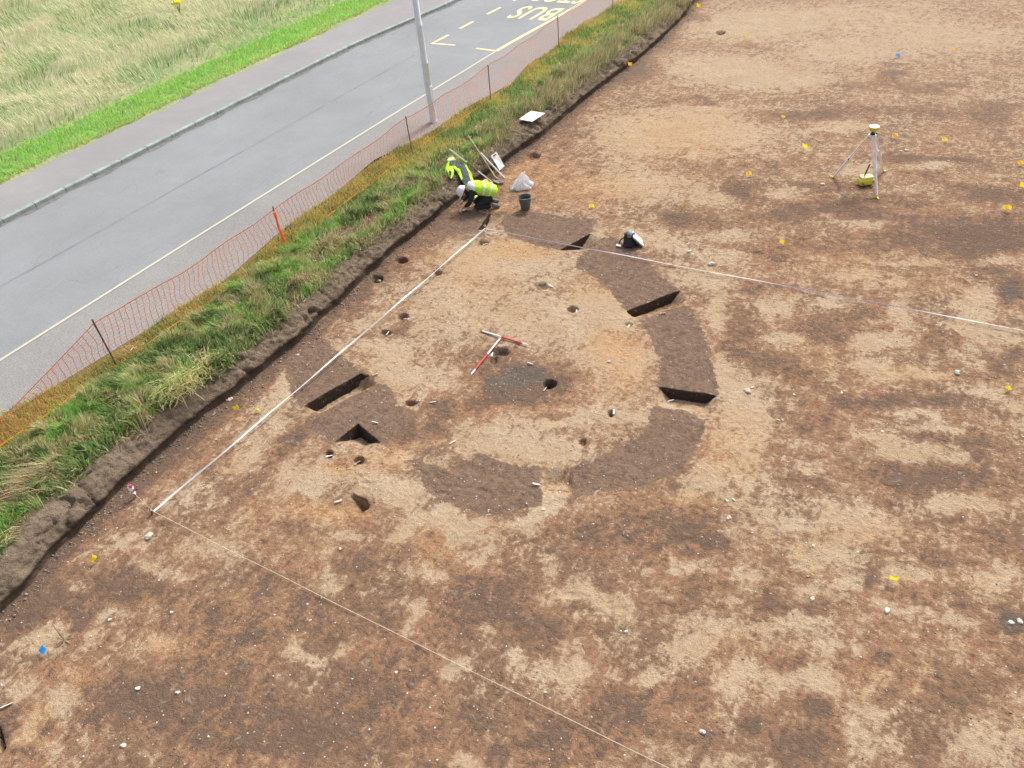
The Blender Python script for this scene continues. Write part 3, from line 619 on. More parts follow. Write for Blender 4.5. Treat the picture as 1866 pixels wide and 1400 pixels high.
def road_text(word, x0, x1, y0, y1, label):
    cu = bpy.data.curves.new(word, 'FONT'); cu.body = word; cu.size = 1; cu.offset = .012; cu.space_character = 1.08
    o = bpy.data.objects.new(word, cu); COL.objects.link(o)
    bpy.context.view_layer.update()
    me = bpy.data.meshes.new_from_object(o.evaluated_get(bpy.context.evaluated_depsgraph_get()))
    bpy.data.objects.remove(o)
    n = len(me.vertices); co = np.zeros(n * 3, np.float32); me.vertices.foreach_get('co', co); co = co.reshape(-1, 3)
    mn = co.min(0); mx = co.max(0)
    u = (co[:, 0] - mn[0]) / (mx[0] - mn[0]); v = (co[:, 1] - mn[1]) / (mx[1] - mn[1])
    co[:, 0] = x1 + (x0 - x1) * u; co[:, 1] = y1 + (y0 - y1) * v; co[:, 2] = ZM + .002
    me.vertices.foreach_set('co', co.ravel()); me.materials.clear(); me.materials.append(M_yellowline); me.update()
    return tag(link('road_lettering', me), label, 'road marking', 'yellow lettering in the bus bay')
road_text('BUS', -1.72, .04, 22.1, 23.7, 'yellow word BUS painted upside down in the bus bay')
road_text('STOP', -1.95, .22, 24.35, 25.95, 'yellow word STOP painted upside down beyond BUS')

# ------------------------------------------------------------------ grass, weeds and straw
def blades(name, base, length, width, lean, col, label=None, cat=None, kind='stuff', mat=None, parent=None, origin=None):
    """each blade: base point, 2 segments and a tip; lean = horizontal offset vector of the tip"""
    n = len(base); ang = rng.uniform(0, math.pi, n)
    s = np.stack([np.cos(ang), np.sin(ang), np.zeros(n)], 1) * (width / 2)[:, None]
    ll = np.hypot(lean[:, 0], lean[:, 1]); h = np.sqrt(np.maximum((length * .25) ** 2 * 0 + length ** 2 - np.minimum(ll, length * .97) ** 2, 1e-5))
    mid = base.copy(); mid[:, :2] += lean * .32; mid[:, 2] += h * .62
    tip = base.copy(); tip[:, :2] += lean; tip[:, 2] += h
    V = np.stack([base - s, base + s, mid + s * .8, mid - s * .8, tip], 1).reshape(-1, 3)
    if origin is not None: V = V - np.asarray(origin)
    k = np.arange(n) * 5
    q = np.stack([k, k + 1, k + 2, k + 3], 1); t = np.stack([k + 3, k + 2, k + 4], 1)
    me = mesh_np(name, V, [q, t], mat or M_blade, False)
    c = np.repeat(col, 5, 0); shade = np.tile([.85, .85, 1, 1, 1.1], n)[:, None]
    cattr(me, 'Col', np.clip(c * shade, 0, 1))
    o = link(name, me, parent)
    if origin is not None and parent is None: o.location = origin
    return tag(o, label, cat, kind=kind)
GREEN = np.array([(.19,.36,.09),(.12,.26,.08),(.28,.42,.11),(.09,.18,.07),(.26,.34,.15)])
BRIGHT = np.array([(.26,.56,.12),(.32,.62,.14),(.20,.46,.10),(.40,.56,.16)])
STRAW = np.array([(.66,.54,.30),(.55,.44,.25),(.72,.62,.40),(.44,.35,.2)])
OCHRE = np.array([(.66,.58,.22),(.58,.60,.18),(.60,.46,.20),(.46,.56,.15)])
PALE = np.array([(.80,.75,.52),(.70,.68,.44),(.84,.78,.60),(.58,.62,.34)])
def pick(pal, n): return pal[rng.integers(0, len(pal), n)] * rng.uniform(.8, 1.2, (n, 1))
def clumped(n, x0, x1, y0, y1, scale, thr, seed, dens=None):
    x = rng.uniform(x0, x1, n * 4); y = rng.uniform(y0, y1, n * 4)
    p = sstep(thr - .12, thr + .12, fbm(x, y, scale, 3, seed))
    if dens is not None: p = p * dens(x, y)
    k = rng.uniform(0, 1, len(x)) < p
    return x[k][:n], y[k][:n]
CLEAR = [(at(a, b, .45).x, at(a, b, .45).y, r) for a, b, r in ((968,214,.42),(955,222,.3),(985,222,.3),(825,305,.36),(840,318,.36),(858,330,.35),(848,312,.3),(900,295,.25),(890,300,.25),(870,320,.3),(815,325,.25),(868,345,.3))]
bare = [at(620,430,GZ), at(230,820,GZ), at(60,950,GZ), at(545,525,GZ), at(955,232,GZ), at(850,262,GZ), at(640,420,GZ), at(20,905,GZ), at(370,650,GZ), at(590,470,GZ), at(800,300,GZ), at(680,400,GZ)]
def notbare(x, y, r=.36):
    p = np.ones(x.shape)
    for b_ in bare: p *= 1 - .93 * np.exp(-(((x - b_.x) / r) ** 2 + ((y - b_.y) / (r * 1.5)) ** 2) ** 1.5)
    for (a_, b2, r2) in CLEAR: p *= 1 - .97 * np.exp(-(((x - a_) / r2) ** 2 + ((y - b2) / r2) ** 2) ** 2)
    return p
bz = np.vectorize(bank_z)
def on_bank(x, y): 
    d = foot_x(y) - x
    return np.interp(d, [a for a, _ in prof], [b for _, b in prof])
# field, pale and lying over
def fd(x, y): return np.clip(1.25 - (-8 - x) / 42, .3, 1)
x, y = clumped(150000, -46, -8.3, -2, 44, .8, .30, 501, fd)
g = fbm(x, y, .55, 3, 503); edge_ = sstep(-11.2, -8.6, x + 1.6 * (fbm(x, y, .5, 3, 505) - .5) + .11 * (y - 10))
isg = rng.uniform(0, 1, len(x)) < np.maximum(sstep(.44, .62, g) * .5, edge_)
col = np.where(isg[:, None], np.where((edge_ > .45)[:, None], pick(BRIGHT, len(x)), pick(GREEN, len(x)) * 1.25), pick(PALE, len(x)))
L = rng.uniform(.16, .42, len(x)) * np.where(edge_ > .5, .55, 1.0)
wind = 2 * math.pi * fbm(x, y, .35, 2, 507)
lean = np.stack([np.cos(wind), np.sin(wind)], 1) * (L * rng.uniform(.35, .85, len(x)))[:, None] + rng.normal(0, .04, (len(x), 2))
blades('field_grass', np.stack([x, y, field_z(x, y) - .01], 1), L, rng.uniform(.012, .028, len(x)), lean, col)
# bright mown verge beside the pavement
x = -rng.uniform(7.55, 9.3, 52000) ; y = rng.uniform(1, 34, 52000)
kk = x < -7.72 + .22 * (fbm(x * 0, y, 1.3, 3, 511) - .5) * 2
x, y = x[kk], y[kk]
col = pick(BRIGHT, len(x)) * np.array([1.5, 1.4, 1.5]); m_ = rng.uniform(0, 1, len(x)) < .12 + .5 * sstep(-7.95, -7.65, x); col[m_] = pick(OCHRE, m_.sum())
L = rng.uniform(.06, .17, len(x))
blades('verge_grass', np.stack([x, y, field_z(x, y) - .01], 1), L, rng.uniform(.01, .022, len(x)), rng.normal(0, .05, (len(x), 2)), col)
# short dry grass between path and netting
def dd_(x, y): return 1 + 0 * x
x, y = clumped(95000, 1.55, 3.3, -5, 31, 2.5, .18, 521)
kk = (x > 1.75 + .25 * np.sin(y * .5) + .12 * np.sin(y * 1.7) + .05 + .1 * (fbm(x, y, 4, 2, 523) - .5)) & (x < 2.7 + .42 * sstep(6, 11, y) + .2 * (fbm(x, y, 3, 2, 524) - .3))
x, y = x[kk], y[kk]
col = pick(OCHRE, len(x)); m_ = rng.uniform(0, 1, len(x)) < sstep(.4, .65, fbm(x, y, 1.5, 3, 525)) * .8; col[m_] = pick(GREEN, m_.sum()) * 1.2
L = rng.uniform(.05, .16, len(x))
blades('dry_grass', np.stack([x, y, on_bank(x, y) - .005], 1), L, rng.uniform(.008, .018, len(x)), rng.normal(0, .05, (len(x), 2)), col)
# rank green weeds between netting and bank
def dens_w(x, y):
    inner = foot_x(y) - .48 - .60 * sstep(10, 16, y) + .5 * (fbm(x, y, 1.1, 3, 531) - .5)
    return sstep(2.4, 2.7, x - .5 * sstep(6, 11, y)) * sstep(inner + .25, inner - .1, x) * notbare(x, y)
x, y = clumped(115000, 2.2, 4.5, -5, 31, 1.8, .28, 533, dens_w)
cl = fbm(x, y, 3.2, 2, 535); L = (rng.uniform(.07, .22, len(x)) + .16 * sstep(.48, .75, cl))
tone = fbm(x, y, 1.3, 3, 537)
col = np.where((tone > .52)[:, None], pick(BRIGHT, len(x)) * .95, pick(GREEN, len(x)) * 1.15)
deadp = sstep(.50, .62, fbm(x, y, 2.6, 2, 538)) * .45
m_ = rng.uniform(0, 1, len(x)) < .22 + deadp; col[m_] = pick(STRAW, m_.sum())
th = 2 * math.pi * fbm(x, y, 2.4, 2, 539) * 2
lean = np.stack([np.cos(th), np.sin(th)], 1) * (L * rng.uniform(.3, .8, len(x)))[:, None] + rng.normal(0, .05, (len(x), 2))
blades('weed_grass', np.stack([x, y, on_bank(x, y) - .01], 1), L, rng.uniform(.010, .026, len(x)), lean, col)
# tall dry stalks on the bank, thick at the far end
def dens_s(x, y):
    inner = 3.45 - .2 * sstep(9, 15, y)
    return sstep(inner - .3, inner + .2, x) * sstep(4.35, 4.0, x + .35 * (fbm(x, y, 2, 2, 541) - .5)) * notbare(x, y, .4) * (.16 + .84 * sstep(9, 14, y))
x, y = clumped(20000, 2.9, 4.7, -5, 31, 2.2, .36, 543, dens_s)
L = rng.uniform(.18, .46, len(x)); col = pick(STRAW, len(x)) * .92; m_ = rng.uniform(0, 1, len(x)) < .28; col[m_] = pick(GREEN, m_.sum())
lean = np.stack([rng.normal(.14, .12, len(x)), rng.normal(-.05, .14, len(x))], 1)
blades('dry_stalks', np.stack([x, y, on_bank(x, y) - .01], 1), L, rng.uniform(.006, .013, len(x)), lean, col)
# short green sprouts on the lip of the bank
x, y = clumped(9000, 3.9, 4.9, -5, 30, 1.5, .56, 551)
d = foot_x(y) - x; kk = (d > .34) & (d < .85); x, y = x[kk], y[kk]; kk = rng.uniform(0, 1, len(x)) < notbare(x, y); x, y = x[kk], y[kk]
blades('sprouting_weeds', np.stack([x, y, on_bank(x, y) - .005], 1), rng.uniform(.05, .14, len(x)), rng.uniform(.01, .02, len(x)), rng.normal(0, .05, (len(x), 2)), pick(BRIGHT, len(x)) * .85)

# fallen straw tufts one can tell apart
def tuft(px, py, n, L0, spread, dirxy, pal, label, z=GZ, fl=.9, name='straw_tuft', cat='straw'):
    c = at(px, py, z); bx = c.x + rng.normal(0, spread * .35, n); by_ = c.y + rng.normal(0, spread * .5, n)
    L = rng.uniform(.55, 1.1, n) * L0; d = np.array(dirxy, float); d = d / np.hypot(*d)
    a = np.arctan2(d[1], d[0]) + rng.normal(0, .38, n)
    lean = np.stack([np.cos(a), np.sin(a)], 1) * (L * rng.uniform(fl - .2, min(.97, fl + .07), n))[:, None]
    base = np.stack([bx, by_, np.full(n, z) + rng.uniform(-.01, .05, n)], 1)
    return blades(name, base, L, rng.uniform(.007, .014, n), lean, pick(pal, n), label, cat, None, origin=(c.x, c.y, z))
PS = np.array([(.78,.74,.36),(.70,.66,.30),(.80,.74,.46),(.6,.56,.28)])
tuft(335,705, 420, .75, .5, (.9,-.9), PS, 'flattened clump of pale yellow straw hanging over the bank above the red and white tape')
tuft(370,665, 220, .5, .4, (.7,-.3), PS, 'tangle of yellow straw on the bank left of the two flags')
tuft(85,875, 220, .7, .35, (-.2,-1), STRAW * .9, 'fan of reddish dry grass leaning over bare soil at the left edge')
tuft(15,985, 60, .4, .2, (.5,-.6), PS, 'small pale green tuft beside the bank at the left edge')
tuft(540,515, 160, .6, .3, (.8,-.2), STRAW, 'sprawl of dry stalks beside the bare patch above the bank')
tuft(600,440, 90, .8, .3, (1,-.2), STRAW, 'few long dry stems lying over red soil below the netting')
tuft(250,640, 80, .5, .3, (.8,-.9), STRAW, 'brown dead stems in the green weeds above the straw clump')
tuft(875,240, 90, .5, .4, (.8,-.5), STRAW, 'dry brown grass tuft beside the shovel handle')
c = at(326,18,GZ + .3)
e = empty('flowering_weed', (c.x, c.y, float(field_z(np.array([c.x]), np.array([c.y]))[0])), label='yellow flowering weed alone in the pale grass field', cat='plant')
bm = bm_new()
for k in range(9):
    a = k * .7; b_tube(bm, [(0, 0, 0), (.06 * math.cos(a), .06 * math.sin(a), .25), (.16 * math.cos(a), .16 * math.sin(a), .42)], .006, 5)
bm_obj('stem', bm, simple('weed_stem', (.12,.22,.05)), e)
bm = bm_new()
for k in range(60):
    a = random.uniform(0, 6.28); r = random.uniform(0, .26)
    bmesh.ops.create_icosphere(bm, subdivisions=1, radius=random.uniform(.04, .06), matrix=Matrix.Translation((r * math.cos(a) * .7, r * math.sin(a) * .7, .45 + random.uniform(-.04, .04))))
bm_obj('flower_head', bm, simple('yellow_petals', (.85,.75,.02)), e)

# ------------------------------------------------------------------ orange barrier netting
def netting():
    e = empty('netting_fence', (2.35, 5, GZ), label='orange plastic barrier netting strung on thin posts between the road and the dig', cat='fence')
    P = [(-6.0, 2.32, .95), (.88, 2.36, 1.02), (5.45, 2.39, .98), (10.7, 2.12, .95), (14.6, 2.20, .98), (19.4, 1.98, .98), (24.0, 1.86, .98), (29.5, 2.0, .98), (36, 2.4, .98)]
    py = np.array([p[0] for p in P]); px = np.array([p[1] for p in P]); ph = np.array([p[2] for p in P])
    sag = np.array([.62, .10, .05, .05, .05, .05, .05, .05])
    def top(y):
        i = np.clip(np.searchsorted(py, y) - 1, 0, len(py) - 2); t = (y - py[i]) / (py[i + 1] - py[i])
        return ph[i] * (1 - t) + ph[i + 1] * t - sag[i] * 4 * t * (1 - t) + .03 * (fbm(y, y * 0, 1.2, 2, 611) - .5)
    def surf(y, v):
        """v 0 bottom .. 1 top"""
        h = top(y); x = np.interp(y, py, px)
        wv = .10 * (fbm(y + v * .9, v * 1.3, 1.1, 3, 613) - .5) * np.sin(np.pi * np.clip(v, 0, 1)) * 2
        return x + wv - .05 * np.sin(v * 3), y + .05 * np.sin(v * 6 + y * .5 + 5 * fbm(y, v, .6, 2, 619)) * (1 - v * .3) + .09 * (fbm(y * 1.5, v * 2, 2, 2, 617) - .5), .03 + (h - .03) * v + .02 * np.sin(y * 3 + v * 2)
    V = []; Fc = []; cnt = 0
    def ribbon_pts(xx, yy, zz, hw, vertical):
        nonlocal cnt
        n = len(xx)
        if vertical: a = np.stack([xx, yy - hw, zz + GZ], 1); b = np.stack([xx, yy + hw, zz + GZ], 1)
        else: a = np.stack([xx, yy, zz - hw + GZ], 1); b = np.stack([xx, yy, zz + hw + GZ], 1)
        V.append(a); V.append(b); i = np.arange(n - 1)
        Fc.append(np.stack([cnt + i, cnt + i + 1, cnt + n + i + 1, cnt + n + i], 1)); cnt += 2 * n
    ycol = np.arange(-5.9, 35.8, .125)
    vv = np.linspace(0, 1, 15)
    for y0 in ycol: ribbon_pts(*surf(np.full(15, y0), vv), .0065, True)
    yy = np.arange(-5.9, 35.8, .125)
    for v in np.linspace(0, 1, 15): 
        ribbon_pts(*surf(yy, np.full(len(yy), v)), .010 if v in (0., 1.) else .0030, False)
    me = mesh_np('netting', np.concatenate(V) - np.array([2.35, 5, GZ]), np.concatenate(Fc), M_orange, False)
    link('netting', me, e)
    bm = bm_new()
    y = np.arange(-5.9, 16.2, .3); x_, y_, z_ = surf(y, np.zeros(len(y)))
    b_tube(bm, [(a - 2.35 + .01, b - 5, .03 + .015 * math.sin(k)) for k, (a, b) in enumerate(zip(x_, y_))], .012, 5)
    bm_obj('rope', bm, M_orangerope, e)
    for k, (yy_, xx_, hh) in enumerate(P[1:-1]):
        bm = bm_new(); tilt = random.uniform(-.05, .05)
        b_tube(bm, [(xx_ - 2.35 + .02, yy_ - 5, -.1), (xx_ - 2.35 + .02 + tilt, yy_ - 5 + random.uniform(-.04, .04), hh + .06)], .013 if k else .016, 6)
        b_tube(bm, [(xx_ - 2.35 + .02 + tilt, yy_ - 5, hh - .02), (xx_ - 2.35 + .06 + tilt, yy_ - 5.03, hh + .0)], .008, 5)
        o = bm_obj('post', bm, M_rust, e); o['label'] = 'thin rusty steel post of the netting'
    bm = bm_new(); yy_, xx_, hh = P[2]
    b_tube(bm, [(xx_ - 2.35 + .03, yy_ - 5.02, .0), (xx_ - 2.35 + .05, yy_ - 4.99, .25), (xx_ - 2.35 + .02, yy_ - 5.01, .55), (xx_ - 2.35 + .03, yy_ - 5, .93)], [.040, .030, .022, .028], 7)
    o = bm_obj('gathered_netting', bm, M_orange, e); o['label'] = 'bunch of netting gathered round the second post'
netting()

# ------------------------------------------------------------------ lamp column
def lamp():
    c = at(790, 222, GZ); e = empty('street_lamp', c, label='tall pale grey metal street lamp column standing on the path behind the netting', cat='street lamp')
    bm = bm_new(); b_lathe(bm, [(.125, -.1), (.105, .05), (.10, .1), (.098, 1.62), (.102, 1.625), (.102, 1.66), (.088, 1.70), (.086, 2.6), (.088, 2.605), (.088, 2.635), (.085, 2.64), (.055, 7.9), (.05, 8.0)], 24)
    bm_obj('column', bm, M_alu, e, True)
    bm = bm_new(); b_box(bm, (.097, -.01, .75), (.02, .12, .55)); bm_obj('access_door', bm, M_alu, e, bevel=.004)
    bm = bm_new(); b_tube(bm, [(0, 0, 7.9), (-.1, 0, 8.15), (-.45, 0, 8.3), (-1.1, 0, 8.36)], [.045, .04, .035, .03], 10); bm_obj('bracket', bm, M_alu, e, True)
    bm = bm_new(); b_box(bm, (-1.4, 0, 8.36), (.7, .26, .12)); bm_obj('lantern', bm, M_alu, e, bevel=.03)
lamp()

# ------------------------------------------------------------------ survey tripod and case
def tripod():
    feet = [on(1518, 325), on(1598, 362), on(1610, 315)]
    cen = sum(feet, Vector()) / 3
    best = min(((lambda p: ((p.x - cen.x) ** 2 + (p.y - cen.y) ** 2, z, p))(at(1590, 246, z)) for z in np.arange(.8, 2.2, .01)), key=lambda v: v[0])
    z, head = best[1], best[2]; hp = Vector((head.x, head.y, z))
    e = empty('survey_tripod', Vector((hp.x, hp.y, 0)), label='silver survey tripod carrying a yellow receiver on the stripped ground', cat='tripod')
    o0 = Vector((hp.x, hp.y, 0)); H = hp - o0
    for k, f in enumerate(feet):
        f = f - o0; d = Vector((f.x, f.y, 0)).normalized(); s = Vector((-d.y, d.x, 0)); top = H + d * .07; mid = top.lerp(f, .54)
        bm = bm_new()
        for sg in (-1, 1): b_tube(bm, [top + s * .034 * sg, mid + s * .026 * sg], .016, 6)
        b_box(bm, mid, (.09, .05, .07), (f - top).to_track_quat('Z', 'Y').to_matrix())
        b_tube(bm, [mid - (f - top) * .12, f + (top - f) * .05], .027, 8)
        lg = bm_obj('leg', bm, M_tripal, e)
        bm = bm_new(); b_tube(bm, [f + (top - f) * .06, f + (top - f) * .015, f - (top - f) * .01], [.022, .02, .004], 8); b_box(bm, f + d * .03 + Vector((0, 0, .03)), (.08, .03, .012), Matrix.Rotation(math.atan2(d.y, d.x), 3, 'Z'))
        bm_obj('foot_spike', bm, M_yel, lg)
        bm = bm_new(); b_tube(bm, [mid + s * .03, mid + s * .055], .015, 8); bm_obj('clamp', bm, M_black, lg)
    bm = bm_new(); b_lathe(bm, [(.075, -.03), (.085, -.02), (.085, .0), (.05, .01)], 18, Matrix.Translation(H)); bm_obj('head_plate', bm, M_whiter, e)
    bm = bm_new(); b_lathe(bm, [(.05, .01), (.055, .03), (.03, .05), (.03, .075), (.05, .08)], 16, Matrix.Translation(H)); b_tube(bm, [H + Vector((.06, .02, .03)), H + Vector((.09, .03, .03))], .015, 8); bm_obj('tribrach', bm, M_black, e)
    bm = bm_new(); b_lathe(bm, [(.045, .08), (.075, .10), (.11, .14), (.12, .175), (.118, .195)], 24, Matrix.Translation(H)); rcv = bm_obj('receiver', bm, M_yel, e, True)
    bm = bm_new(); b_lathe(bm, [(.118, .195), (.10, .203), (.02, .206)], 24, Matrix.Translation(H)); bm_obj('receiver_lid', bm, M_white, rcv, True)
    bm = bm_new(); b_tube(bm, [mid_ for mid_ in [H * .45 + Vector((.09, -.1, 0)), H * .3 + Vector((.05, -.12, 0)), H * .2 + Vector((.03, -.12, 0))]], .016, 6); bm_obj('carry_strap', bm, M_black, e)
tripod()
def case():
    c = on(1576, 338); d = CR.copy(); d.z = 0; yaw = math.atan2(d.y, d.x) + .12
    e = empty('instrument_case', c, yaw, label='small yellow instrument case on the ground between the tripod legs', cat='case')
    bm = bm_new(); b_box(bm, (0, 0, .095), (.34, .22, .13)); bm_obj('case_body', bm, M_yel, e, bevel=.035)
    bm = bm_new(); b_box(bm, (.01, .02, .185), (.30, .20, .07)); bm_obj('case_lid', bm, simple('pale_yellow_plastic', (.82,.78,.35), .4), e, bevel=.03)
    bm = bm_new(); b_tube(bm, [(-.14, -.118, .12), (-.09, -.13, .06), (-.04, -.12, .02)], .012, 6); bm_obj('strap', bm, M_dgrey, e); bm = bm_new(); b_tube(bm, [(.10, -.115, .1), (.13, -.12, .12), (.16, -.112, .11)], .012, 6); bm_obj('strap', bm, M_dgrey, e)
case()

# ------------------------------------------------------------------ pegs, tapes and strings
def peg(px, py, h, label, mat=M_stake, r=.014):
    p = on(px, py); e = empty('peg', p, label=label, cat='peg', group='pegs holding the tapes')
    bm = bm_new(); b_tube(bm, [(0, 0, -.12), (0, 0, h * .9), (.004, 0, h)], [r, r, r * 1.25], 7); bm_obj('shaft', bm, mat, e)
    bm = bm_new(); b_tube(bm, [(0, 0, h * .62), (0, 0, h * .85)], r * 1.7, 7); bm_obj('string_wrap', bm, M_string, e)
    return p
def line(name, a, b, h, wd, sag, mat, label, cat, ribbon_=True, ext=None):
    a = Vector(a); b = Vector(b); c = a; n = 60
    pts = []
    for i in range(n + 1):
        t = i / n; p = a.lerp(b, t); p.z = h + (a.z * (1 - t) + b.z * t) - sag * 4 * t * (1 - t) + .006 * math.sin(t * 31)
        pts.append(p)
    bm = bm_new()
    if ribbon_:
        prev = None
        d = (b - a).normalized(); s0 = Vector((-d.y, d.x, 0))
        for i, p in enumerate(pts):
            an = .5 + .9 * math.sin(i * .23); s = (s0 * math.cos(an) + Vector((0, 0, 1)) * math.sin(an)) * wd / 2; k = s.cross(d).normalized() * .0008
            q = [bm.verts.new(p + s + k), bm.verts.new(p - s + k), bm.verts.new(p - s - k), bm.verts.new(p + s - k)]
            if prev:
                for j in range(4): bm.faces.new((prev[j], prev[(j + 1) % 4], q[(j + 1) % 4], q[j]))
            prev = q
    else: b_tube(bm, pts, wd / 2, 5)
    for v in bm.verts: v.co -= Vector((c.x, c.y, 0))
    o = bm_obj(name, bm, mat); o.location = (c.x, c.y, 0); return tag(o, label, cat)
peg(278, 937, .13, 'dark peg at the left corner where tape and string meet', M_rust)
peg(884, 418, .13, 'small peg at the far corner where two white tapes meet', M_rust)
A = at(280, 932, .10); Bc = at(884, 416, .10); Cc = at(2250, 675, .06); Dd = at(1560, 1570, .05)
for q in (A, Bc, Cc, Dd): q.z = 0
line('measuring_tape', A, Bc, .10, .028, .02, M_tape, 'white measuring tape running from the left peg to the far peg beside the person', 'measuring tape')
line('measuring_tape', Bc, Cc, .09, .017, .03, M_tape, 'white measuring tape running from the far peg to the right edge of the photo', 'measuring tape')
line('string_line', A, Dd, .09, .0085, .05, M_string, 'pale string running from the left peg down to the bottom of the photo', 'string', False)
P0 = on(248, 906)
line('string_line', (A.x, A.y, 0), (P0.x, P0.y, 0), .09, .006, .01, M_string, 'short brown string between the corner peg and the taped pin', 'string', False)
# loose tape end curled by the far peg
bm = bm_new(); p = on(884, 419)
b_tube(bm, [at(882, 419, .05), at(886, 425, .015), at(893, 426, .012), at(900, 424, .012), at(905, 424.5, .012)], .008, 5)
o = bm_obj('tape_end', bm, M_tape); tag(o, 'curled loose end of tape beside the far peg', 'tape')
# pin with red and white hazard tape
e = empty('taped_pin', P0, label='short pin wrapped in red and white hazard tape at the foot of the bank', cat='marker pin')
bm = bm_new(); b_tube(bm, [(0, 0, -.1), (0, 0, .30)], .008, 6); bm_obj('pin', bm, M_wire, e)
for k, (m_, z0) in enumerate([(M_red, .05), (M_white, .10), (M_red, .15), (M_white, .20), (M_red, .25)]):
    bm = bm_new(); rr = [.02, .035, .03, .045, .035][k]
    v = []
    for j in range(7):
        a = j * .9 + k; v.append(bm.verts.new((rr * math.cos(a) * (1 + .4 * math.sin(j * 2.1)), rr * math.sin(a), z0 + .035 * math.sin(j * 1.7))))
    bmesh.ops.convex_hull(bm, input=v); bm_obj('hazard_tape', bm, m_, e)
bm = bm_new(); b_box(bm, (-.05, .0, .2), (.06, .004, .10), Matrix.Rotation(.4, 3, 'Y')); bm_obj('tape_tail', bm, M_white, e)
bm = bm_new(); b_box(bm, (.06, .01, .17), (.07, .004, .03), Matrix.Rotation(.7, 3, 'Y')); bm_obj('tape_tail', bm, M_red, e)

# wooden stake at the far bank, broken twig at the left
p = on(1165, 106); bm = bm_new(); b_tube(bm, [(0, 0, -.1), (.0, 0, .2), (-.02, .0, .42)], .016, 6)
o = bm_obj('stake', bm, M_wood); o.location = p; tag(o, 'pale wooden stake standing against the far part of the bank', 'stake')
p = on(118, 1168); bm = bm_new(); b_tube(bm, [(0, 0, -.05), (.01, .0, .2), (-.02, .01, .36)], [.009, .008, .005], 6)
b_tube(bm, [(0, 0, .12), (.05, .03, .17), (.10, .03, .15)], [.004, .003, .002], 5)
for k in range(9):
    a = k * .8; b_tube(bm, [(.0, 0, .0), (.07 * math.cos(a), .07 * math.sin(a), .02), (.13 * math.cos(a), .12 * math.sin(a), .005)], [.006, .004, .002], 4)
o = bm_obj('twig', bm, M_stake); o.location = p; tag(o, 'dry broken twig standing up from dark soil above the blue flag', 'twig')

# ------------------------------------------------------------------ ranging rods
def rod(a, b, fr, label, tipdir=1):
    a = at(*a, .025); b = at(*b, .025)
    za, zb = float(gz(a.x, a.y)), float(gz(b.x, b.y)); a.z = max(za, 0) + .022; b.z = max(zb, 0) + .022
    e = empty('ranging_rod', (a.x, a.y, 0), label=label, cat='ranging rod', group='red and white rods laid in a T')
    o0 = Vector((a.x, a.y, 0)); d = b - a
    for (t0, t1, m_, nm) in fr:
        bm = bm_new(); b_tube(bm, [a + d * t0 - o0, a + d * t1 - o0], .0165, 8); bm_obj(nm, bm, m_, e)
    bm = bm_new(); b_tube(bm, [b - d * .09 - o0, b - d * .03 - o0, b - o0], [.017, .012, .003], 8); bm_obj('steel_point', bm, M_whiter, e)
rod((876,603),(964,629.5), [(0,.03,M_red,'red_end'),(.03,.435,M_whiter,'white_band'),(.435,.87,M_red,'red_band'),(.87,.95,M_whiter,'white_end')], 'red and white ranging rod forming the far bar of the T')
rod((911,617),(858,683), [(0,.44,M_whiter,'white_band'),(.44,.86,M_red,'red_band'),(.86,.94,M_whiter,'white_end')], 'red and white ranging rod forming the stem of the T')

# ------------------------------------------------------------------ bucket, bag, boards, poles
def bucket():
    c = on(958, 382); c.z += .0; e = empty('bucket', c, .3, label='dark grey rubber bucket holding a little red soil, upright beside the person', cat='bucket')
    bm = bm_new(); h = .31; seg = 28
    b_lathe(bm, [(.105, 0), (.11, .01), (.148, h - .01), (.165, h - .005), (.166, h + .012), (.152, h + .014), (.143, h - .01), (.13, .2)], seg)
    bm.faces.ensure_lookup_table(); bm_obj('bucket_body', bm, M_dgrey, e, False)
    bm = bm_new(); b_lathe(bm, [(.128, .2), (.1285, .205), (.07, .225), (.01, .232)], 20)
    bm_obj('soil', bm, simple('red_soil', (.20,.11,.075), .95, 0, .3, 40, .6), e, True)
    bm = bm_new(); b_tube(bm, [(.166 * math.cos(a), .166 * math.sin(a) , h - .01 - .05 * math.sin(a)) for a in np.linspace(0, math.pi, 12)], .004, 5); bm_obj('handle', bm, M_wire, e)
bucket()
def plastic_bag():
    c = on(953, 342); d = CR.copy(); d.z = 0; yaw = math.atan2(d.y, d.x)
    e = empty('plastic_bag', c, yaw, label='crumpled white plastic sack with a pointed top on the ground behind the bucket', cat='bag')
    bm = bm_new(); bmesh.ops.create_icosphere(bm, subdivisions=4, radius=1)
    for v in bm.verts:
        x, y, z = v.co; r = .5 + .5 * z
        fold = .16 * math.sin(math.atan2(y, x) * 5 + z * 5) + .12 * math.sin(math.atan2(y, x) * 9 - z * 9) + .06 * math.sin(x * 37 + z * 29)
        k = (1 - .85 * max(0, z) ** .8) * (1 + fold)
        v.co = Vector((x * .25 * k + .09 * max(0, z) ** 2 - .02, y * .17 * k, max(-.02, (z * .22 + .06) if z < 0 else .06 + z * .36 + .03 * math.sin(x * 9))))
    for v in bm.verts:
        q = v.co; v.co += v.co.normalized() * .028 * (abs(math.sin(q.x * 23 + q.z * 31)) + abs(math.sin(q.y * 29 - q.z * 17 + 1)) - 1.1)
    bm_obj('sack', bm, M_bag, e)
    for (cx, cy, cz, r) in ((-.20, -.08, .04, .07), (-.27, -.12, .03, .05), (.2, -.02, .05, .07)):
        bm = bm_new(); r_ = bmesh.ops.create_icosphere(bm, subdivisions=2, radius=r, matrix=Matrix.Translation((cx, cy, cz)))
        for v in r_['verts']: v.co += Vector((random.uniform(-.012, .012), random.uniform(-.012, .012), random.uniform(-.012, .012)))
        bm_obj('loose_fold', bm, M_bag, e)
plastic_bag()
